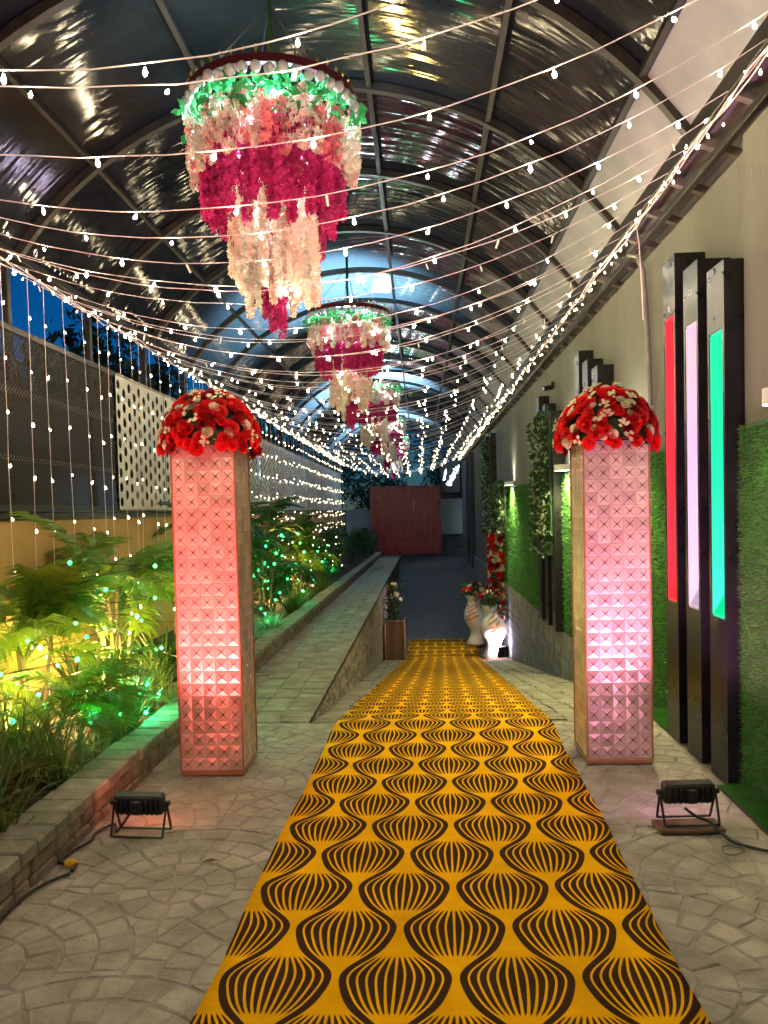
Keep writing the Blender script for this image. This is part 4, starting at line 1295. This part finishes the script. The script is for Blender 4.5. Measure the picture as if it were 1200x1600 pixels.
palm(-2.75, 17.5, 1.3, 'dark', 12, 'dark palm far along the planting bed before bushes', 10)
k = 0
for x, y, kd, s in ((-2.10, 3.35, 'grass', 1.0), (-2.35, 3.75, 'grass', 1.1), (-2.08, 4.15, 'grass', 1.0), (-2.45, 4.35, 'grass', 1.15), (-2.15, 5.1, 'grass', .9), (-2.05, 5.75, 'grass', .75), (-2.3, 6.5, 'grass', .8), (-2.7, 4.7, 'grass', 1.1)):
    tuft(x, y, kd, 'clump of narrow green grass leaves beside the near kerb', 200 + k, s, 3, 'narrow leaved grass clumps in the planting bed'); k += 1
for x, y in ((-2.05, 3.95), (-1.98, 4.5)):
    tuft(x, y, 'dry', 'dry straw coloured grass stalks leaning over the kerb', 230 + k, 1.0, 2, 'dry grass stalks by the kerb', 'dry_grass'); k += 1
for x, y in ((-2.2, 5.4), (-2.45, 6.9), (-2.1, 7.0), (-2.3, 8.2), (-2.9, 6.3)):
    tuft(x, y, 'broad', 'dark broad strap leaved plant among the palms', 240 + k, .95, 2, 'strap leaved plants among palms', 'strap_plant'); k += 1
for x, y in ((-2.05, 8.7), (-2.1, 9.3), (-2.05, 9.9), (-2.15, 10.6)):
    tuft(x, y, 'pale', 'pale striped spider plant trailing beside the kerb', 260 + k, 1.0, 3, 'pale striped plants by the kerb', 'spider_plant'); k += 1
for x, y in ((-2.1, 12.0), (-2.1, 13.0), (-2.15, 14.0), (-2.1, 16.0)):
    tuft(x, y, 'grass', 'yellow green strappy clump by the far kerb', 280 + k, .9, 3, 'strappy clumps by the far kerb'); k += 1
for i, (x, y, h, w) in enumerate(((-2.4, 12.3, 1.2, .55), (-2.25, 16.4, 1.1, .55), (-2.4, 19.0, 1.35, .65), (-2.3, 21.0, 1.35, .65), (-2.4, 23.0, 1.3, .65), (-2.3, 25.2, 1.15, .65), (-2.4, 27.6, 1.2, .65), (-2.2, 30.0, 1.1, .65), (-2.3, 32.4, 1.1, .65))):
    bush(x, y, h, w, ORD[i] + ' dark small leaved bush of the bed counting towards the gate', 300 + i, 'leafdark' if i % 2 else 'frond_d', 1100, .10, 'bushes along the far planting bed')

# green and warm fairy lights wound through the plants
GB = MB().lathe([(.0005, .016), (.012, .009), (.016, 0), (.012, -.009), (.0005, -.016)], 7).mesh('bulb', M['bulb_green'], True)
def plant_lights(cx, cy_, z0, z1, rx, ry, n, label, seed, bulb, glow=None, s=1.0, group=None):
    r = random.Random(seed); P = []
    for k in range(n):
        a = k * 2.4 + wobble(r, .6); q = r.uniform(.35, 1)
        P.append(Vector((cx + rx * q * math.cos(a), cy_ + ry * q * math.sin(a), z0 + (z1 - z0) * (k + r.random()) / n)))
    o0 = P[0]
    t = thing('fairy_light', label, 'string light', tuple(o0), 0, group)
    MB().tube([p - o0 for p in P], .003, 4).build('cable', M['leafdark'], t)
    for p in P: link('bulb', bulb, t, p - o0, None, s * r.uniform(.8, 1.2))
    if glow:
        for p in P[::max(1, n // 3)][:3]: lamp('bulb_light', 'POINT', t, tuple(p - o0 + Vector((.03, -.03, .03))), glow, (.05, 1.0, .35) if bulb is GB else (1, .8, .45), size=.03)
    return t
gg = 'green fairy lights wound through the plants'
plant_lights(-2.10, 5.35, .22, .48, .2, .35, 11, 'green fairy lights low among grass just before the pillar', 1, GB, .9, 1.0)
plant_lights(-2.35, 5.4, .6, 1.35, .45, .6, 10, 'green fairy lights in the yellow green palms', 2, GB, .6, .9)
plant_lights(-2.3, 4.6, .3, .95, .35, .5, 12, 'green fairy lights in grass and palm near the kerb end', 11, GB, .5, .9)
plant_lights(-2.2, 6.6, .3, 1.2, .35, .5, 10, 'green fairy lights in foliage behind the coral lit pillar', 3, GB, .6, .9)
plant_lights(-2.25, 10.2, .25, 1.35, .4, .7, 22, 'green fairy lights in dark palm past the pillar', 4, GB, 1.6, 1.1)
plant_lights(-2.25, 12.2, .3, 1.3, .4, .8, 20, 'green fairy lights in foliage midway along bed', 5, GB, 1.6, 1.1)
plant_lights(-2.3, 16.5, .3, 1.0, .4, .8, 16, 'green fairy lights in far foliage of the bed', 6, GB, .8, 1.2)
plant_lights(-2.5, 5.9, .35, 1.1, .5, .8, 18, 'warm fairy lights among the nearest palms', 7, BULB_S, None, .8)
plant_lights(-2.3, 14.0, .3, 1.2, .4, 1.5, 18, 'warm fairy lights in foliage midway along bed', 8, BULB_S, None, .9)
plant_lights(-2.3, 20.0, .2, 1.1, .4, 2.5, 26, 'warm fairy lights in the far bushes', 9, BULB_S, None, 1.0)

# warm garden spotlights at the wall foot
def garden_light(x, y, e, label):
    z = z_walk(y) + .11
    t = thing('garden_spotlight', label, 'spotlight', (x, y, z))
    MB().tube([(0, 0, -.05), (0, 0, .10)], .010, 6).build('spike', M['black'], t)
    hs_ = MB().lathe([(.001, .09), (.03, .095), (.045, .13), (.047, .165), (.040, .166)], 12).build('housing', M['black'], t)
    MB().lathe([(.001, .160), (.039, .160)], 12).build('lens', M['warmglow'], hs_)
    lamp('garden_light', 'POINT', t, (0, 0, .24), e, (1.0, .66, .17), size=.06)
for x, y, e, lab in ((-2.70, 4.75, 18, 'garden spotlight under the palm nearest the screen'), (-2.62, 5.75, 32, 'garden spotlight under the tall yellow green palm'), (-2.75, 6.75, 26, 'garden spotlight under the joint of two screens'), (-2.75, 14.3, 34, 'garden spotlight midway along the planting bed'), (-2.7, 11.0, 5, 'dim garden spotlight behind the green lit palms')):
    garden_light(x, y, e, 'warm ' + lab)

# ------------------------------------------------------------------ driveway decorations
def bouquet(t, c, n, rxy, h, seed, kinds, leafn=120):
    r = random.Random(seed)
    stuff(leaf_cloud(leafn, lambda q: (c[0] + q.gauss(0, rxy * .6), c[1] + q.gauss(0, rxy * .6), c[2] + q.uniform(0, h)), .10, r, 2.4).build('foliage', M['leafdark'], t))
    for k in range(n):
        a = r.random() * 6.28; e = r.uniform(.0, 1.4)
        d = Vector((math.cos(a) * math.cos(e), math.sin(a) * math.cos(e), math.sin(e)))
        p = Vector(c) + Vector((d.x * rxy, d.y * rxy, .35 * h + d.z * h * .65)) * r.uniform(.8, 1.05)
        link('blossom', r.choice(r.choice(kinds)), t, p, orient(d, r.random() * 6), r.uniform(1.3, 2.2))
def vase(loc, H, label, seed, rz):
    t = thing('painted_vase', label, 'vase', loc, rz)
    prof = [(.02, 0), (.17, .0), (.175, .02), (.135, .14), (.125, .25), (.15, .33), (.215, .45), (.245, .56), (.235, .66), (.18, .78), (.125, .88), (.11, .95), (.135, 1.03), (.16, 1.06), (.145, 1.055), (.09, .95)]
    prof = [(r_ * 1.14 * H / 1.06, z * H / 1.06) for r_, z in prof]
    # a slight S bend, belly pushed to one side as on the real ones
    m = MB().lathe(prof, 28)
    m.v = [(x + .05 * math.sin(z / H * PI * 1.4), y, z) for x, y, z in m.v]
    vb = m.build('body', M['vase'], t, True)
    for q in range(4):                      # painted leaf strokes standing a hair proud
        b = MB()
        for i in range(9):
            u = i / 8; a = -PI / 2 - .7 + u * 1.25; z = H * (.50 + .075 * q + .13 * u)
            rr = np.interp(z, [p[1] for p in prof[:14]], [p[0] for p in prof[:14]]) + .004
            w = .034 * math.sin(PI * min(.98, .08 + u * .9)) + .002
            cx = .05 * math.sin(z / H * PI * 1.4)
            b.v += [(cx + rr * math.cos(a), rr * math.sin(a), z - w), (cx + rr * math.cos(a), rr * math.sin(a), z + w)]
        b.f = [(2*i, 2*i+2, 2*i+3, 2*i+1) for i in range(8)]
        b.build('painted_leaf', M['vaseleaf'], vb, True)
    MB().cbox(-.2, .2, -.2, .2, -.035, -.001, .006).build('base_plate', M['copper'], t)
    bouquet(t, (.0, 0, H * .95), 20, .26, .34, seed, (ROSE_W, ROSE_W, ROSE_R, ROSE_D), 220)
    return t
vase((1.47, 16.35, z_drive(16.35) + .055), 1.10, 'white vase painted with orange leaves, brightly lit by small floodlight', 5, .3)
vase((1.22, 17.75, z_drive(17.75) + .055), 1.10, 'white vase with orange leaf strokes behind the brightly lit vase', 6, -.3)
floodlight((1.66, 15.95, z_drive(15.95) + .004), rad(25), .24, .24, 'small square floodlight at the foot of the block wall', M['lens_violet'], 85, (.84, .70, 1.0), (1.42, 16.6, -.85), 150, .2, .16)
# rose column
t = thing('rose_column', 'tall column of red and white roses against the turf wall', 'flower arrangement', (1.68, 17.6, -.9))
MB().cbox(-.09, .16, -.42, .42, 0, 1.98, .01).build('backing', M['leafdark'], t)
r = random.Random(77)
for k in range(230):
    f_ = r.random()
    if f_ < .6: p = (-.10, r.uniform(-.42, .42), r.uniform(.02, 1.98)); nn = (-1, 0, .1)
    else: p = (r.uniform(-.09, .16), -.43, r.uniform(.02, 1.98)); nn = (0, -1, .1)
    link('rose', r.choice(r.choice((ROSE_R, ROSE_R, ROSE_D, ROSE_W, ROSE_W))), t, p, orient(Vector(nn) + Vector((wobble(r, .4), wobble(r, .4), wobble(r, .4))), r.random() * 6), r.uniform(1.3, 2.1))
# boxed flowers by the walkway
t = thing('planter_box', 'tall slatted wooden planter box at the walkway retaining wall', 'planter', (-.60, 16.6, z_drive(16.6) + .004))
for k in range(4):
    MB().cbox(-.20 + .1 * k + .003, -.10 + .1 * k - .003, -.20, -.185, .03, .86, .003).build('board', M['wood'], t)
    MB().cbox(.185, .20, -.20 + .1 * k + .003, -.10 + .1 * k - .003, .03, .86, .003).build('board', M['wood'], t)
MB().box(-.195, .18, -.18, .195, .02, .80).build('liner', M['tilecore'], t)
for sx in (-1, 1):
    for sy in (-1, 1): MB().cbox(sx * .205 - .013, sx * .205 + .013, sy * .205 - .013, sy * .205 + .013, 0, .89, .002).build('post', M['copper'], t)
MB().bar((-.2, -.21, .02), (.2, -.21, .02), .02, .02).build('rail', M['copper'], t); MB().bar((-.2, -.21, .875), (.2, -.21, .875), .02, .02).build('rail', M['copper'], t); MB().bar((.21, -.2, .875), (.21, .2, .875), .02, .02).build('rail', M['copper'], t)
t = thing('potted_flowers', 'dark leafy arrangement dotted with white roses in wooden box', 'flower arrangement', (-.60, 16.6, z_drive(16.6) + .80))
bouquet(t, (0, 0, .02), 13, .17, .80, 12, (ROSE_W, ROSE_W, ROSE_D), 260)

# ------------------------------------------------------------------ far end: gate, walls, shed, trees
t = thing('red_gate', 'large red corrugated metal gate closing the far end', 'gate', (-.60, 35.05, -.42), rad(0))
def corrugated(x0, x1, z0, z1, pitch=.265):
    m = MB(); x = x0; P = []
    while x < x1 - 1e-6:
        P += [(x, 0), (x + pitch * .42, 0), (x + pitch * .5, -.07), (x + pitch * .92, -.07)]; x += pitch
    P.append((x1, 0)); P = [p for p in P if p[0] <= x1]
    for px, py in P: m.v += [(px, py, z0), (px, py, z1)]
    m.f = [(2*i, 2*i+2, 2*i+3, 2*i+1) for i in range(len(P) - 1)]
    return m
for k in range(2):
    o = corrugated(-1.60 + 1.6 * k + .004, 1.6 * k - .004, .04, 3.10).build('leaf_sheet', M['gatered'], t)
    sd = o.modifiers.new('thickness', 'SOLIDIFY'); sd.thickness = .004
f_ = MB()
for x in (-1.63, 1.63): f_.box(x - .03, x + .03, .005, .07, 0, 3.14)
f_.box(-1.6, 1.6, .005, .06, 3.10, 3.14); f_.box(-1.6, 1.6, .005, .06, .02, .06)
f_.build('frame', M['gatered'], t)
t = thing('lean_to_shed', 'grey sheet walled shed beside the red gate, under the lit sign', 'shed', (1.40, 34.4, -.43))
MB().cbox(-.46, .52, 0, .1, .93, 2.50, .01).build('wall', M['greyfar'], t)
MB().cbox(-.46, .52, -.02, -.001, 1.45, 1.49, .004).build('rail', M['greyfar'], t)
MB().cbox(-.46, .52, .0, .1, 2.505, 4.1, .01).build('upper_panel', M['darkfar'], t)
for x in (-.44, 0, .46): MB().cbox(x - .03, x + .03, .0, .08, .0, .925, .004).build('post', M['darkfar'], t)
MB().bar((-.44, .04, .1), (.46, .04, .85), .03, .04).build('brace', M['darkfar'], t)
MB().bar((-.44, .04, .45), (.46, .04, .45), .03, .04).build('rail', M['darkfar'], t)
MB().cbox(-.46, .52, .3, .34, 0, .92, .01).build('back_panel', M['darkfar'], t)
for k, (x, y0) in enumerate(((1.86, 31.5), (1.86, 28.9), (1.86, 26.8))):
    t = thing('wall_fin', ORD[k] + ' dark tall column on plaster wall counting from the shed', 'fin', (x, y0, -.45), 0)
    MB().cbox(-.12, .038, -.12, .12, 0, 4.0, .01).build('casing', M['darkfar'], t)
    MB().cbox(-.13, -.1205, -.10, .10, .02, .12, .003).build('foot', M['steel_grey'], t)
# blurred lit sign: rows of unreadable script strokes
t = thing('lit_sign', 'small slanted sign of glowing white script on dark board', 'sign', (1.36, 33.6, 3.08), 0)
MB().cbox(-.42, .42, 0, .04, -.75, .62, .006).build('board', M['darkfar'], t)
r = random.Random(5)
def stroke(ang, cx, cz, ln, n, s, name):
    b = MB(); c, q = math.cos(ang), math.sin(ang)
    pts = []
    for i in range(n * 8 + 1):
        u = i / 8.; x = (u / n - .5) * ln; h = s * math.sin(2 * PI * u) * (1 + .4 * math.sin(u * 2.3)); x += s * .45 * math.cos(2 * PI * u)
        pts.append((cx + x * c - h * q, -.012, cz + x * q + h * c))
    b.tube(pts, .014, 5).build(name, M['signglow'], t)
stroke(rad(62), .12, -.02, .95, 8, .085, 'script_line')
stroke(rad(78), -.24, .02, .48, 5, .032, 'script_line')
t = thing('far_wall', 'pale wall bluish under cool light left of the gate', 'wall', (-3.0, 37.0, -.46))
MB().cbox(-1.2, .62, 0, .15, 0, 2.10, .01).build('wall', M['bluelitwall'], t)
MB().cbox(-1.22, .64, -.03, .18, 2.105, 2.16, .006).build('coping', M['bluelitwall'], t)
t = thing('black_post_box', 'black round topped box on a short post beside red gate', 'box', (-2.48, 34.4, -.42))
MB().tube([(0, 0, 0), (0, 0, .55)], .03, 8).build('post', M['black'], t)
MB().lathe([(.001, .50), (.16, .52), (.19, .62), (.19, 1.05), (.15, 1.25), (.001, 1.30)], 14).build('body', M['black'], t, True)
MB().bar((.12, 0, 1.15), (.55, 0, 1.15), .06, .06).build('arm', M['black'], t)
TREES = [0]
def far_tree(x, y, h, w, label, seed, group=None):
    if group: label = ORD[TREES[0]] + ' dark tree outside the boundary counting from the dark screen'; TREES[0] += 1
    t = thing('dark_tree', label, 'tree', (x, y, -.46), 0, group); r = random.Random(seed)
    MB().tube([(0, 0, 0), (wobble(r, .2), wobble(r, .2), h * .35), (wobble(r, .4), wobble(r, .4), h * .7)], .14, 8, r1=.05).build('trunk', M['stem'], t)
    for q in range(6):
        a = r.random() * 6.28
        MB().tube([(0, 0, h * .35), (w * .4 * math.cos(a), w * .4 * math.sin(a), h * .6), (w * .75 * math.cos(a), w * .75 * math.sin(a), h * .75)], .05, 5, r1=.012).build('limb', M['stem'], t)
    cl = [(wobble(r, w * .8), wobble(r, w * .8), h * r.uniform(.45, .95), r.uniform(.25, .5) * w) for _ in range(16)]
    def f(rg):
        c = rg.choice(cl); d = Vector((rg.gauss(0, 1), rg.gauss(0, 1), rg.gauss(0, 1))).normalized() * c[3] * rg.random() ** .4
        return (c[0] + d.x, c[1] + d.y, c[2] + d.z)
    stuff(leaf_cloud(2600, f, .26, r, 2.2).build('crown', M['leafdark'], t))
far_tree(-2.6, 41.5, 5.5, 2.2, 'dark tree behind the pale wall beside red gate', 1)
far_tree(1.2, 46, 8.0, 3.0, 'tall dark tree rising behind the red gate', 2)
far_tree(-6.5, 13.5, 5.0, 1.5, 'dark tree outside the boundary, seen over white screens', 3, 'trees outside the boundary')
far_tree(-6.8, 17.0, 6.0, 1.9, 'dark tree outside the boundary, seen over white screens', 4, 'trees outside the boundary')
far_tree(-6.5, 22.0, 6.0, 2.2, 'dark tree outside the boundary, seen over white screens', 5, 'trees outside the boundary')
far_tree(-6.5, 28.0, 6.0, 2.4, 'dark tree outside the boundary, seen over white screens', 7, 'trees outside the boundary')
far_tree(-5.4, 34.0, 6.0, 2.4, 'dark tree outside the boundary, seen over white screens', 8, 'trees outside the boundary')

# added unseen lamp supplying cool light on the gate at the far end
t = thing('added_gate_lamp', 'added unseen cool lamp under the far roof, lighting the gate', 'lamp', (-.95, 25.2, 4.75))
MB().cbox(-.16, .16, -.03, .03, -.10, .10, .01).build('housing', M['black'], t)
MB().cbox(-.14, .14, .031, .035, -.085, .085, .001).build('lens', M['addedlens'], t)
MB().bar((0, 0, .10), (0, 0, .32), .03, .03).build('bracket', M['black'], t)
lamp('added_gate_light', 'SPOT', t, (0, .08, 0), 200, (.50, .80, 1.0), (.1, 9, -2.6), 70, .6, .10)

for k, (y, lab, e) in enumerate(((12.0, 'first', 4200), (20.5, 'second', 12000), (28.5, 'third', 11000))):  # lamps added above the roof to supply the cool glow in its sheets
    t = thing('added_roof_lamp', lab + ' added unseen lamp over the roof, shining cool light through its sheets', 'lamp', (-4.3, y, -.46))
    MB().tube([(0, 0, 0), (0, 0, 6.4), (.25, 0, 7.4), (1.2, 0, 7.95), (2.6, 0, 8.0)], .06, 8, r1=.035).build('pole', M['steel_grey'], t)
    MB().cbox(2.4, 3.1, -.13, .13, 7.92, 8.04, .02).build('head', M['steel_grey'], t)
    MB().cbox(2.5, 3.05, -.10, .10, 7.905, 7.918, .003).build('lens', M['addedlens'], t)
    lamp('added_roof_light', 'SPOT', t, (2.9, 0, 7.8), e, (.34, .70, 1.0), (3.1, .5, 0), 82, .5, .12)
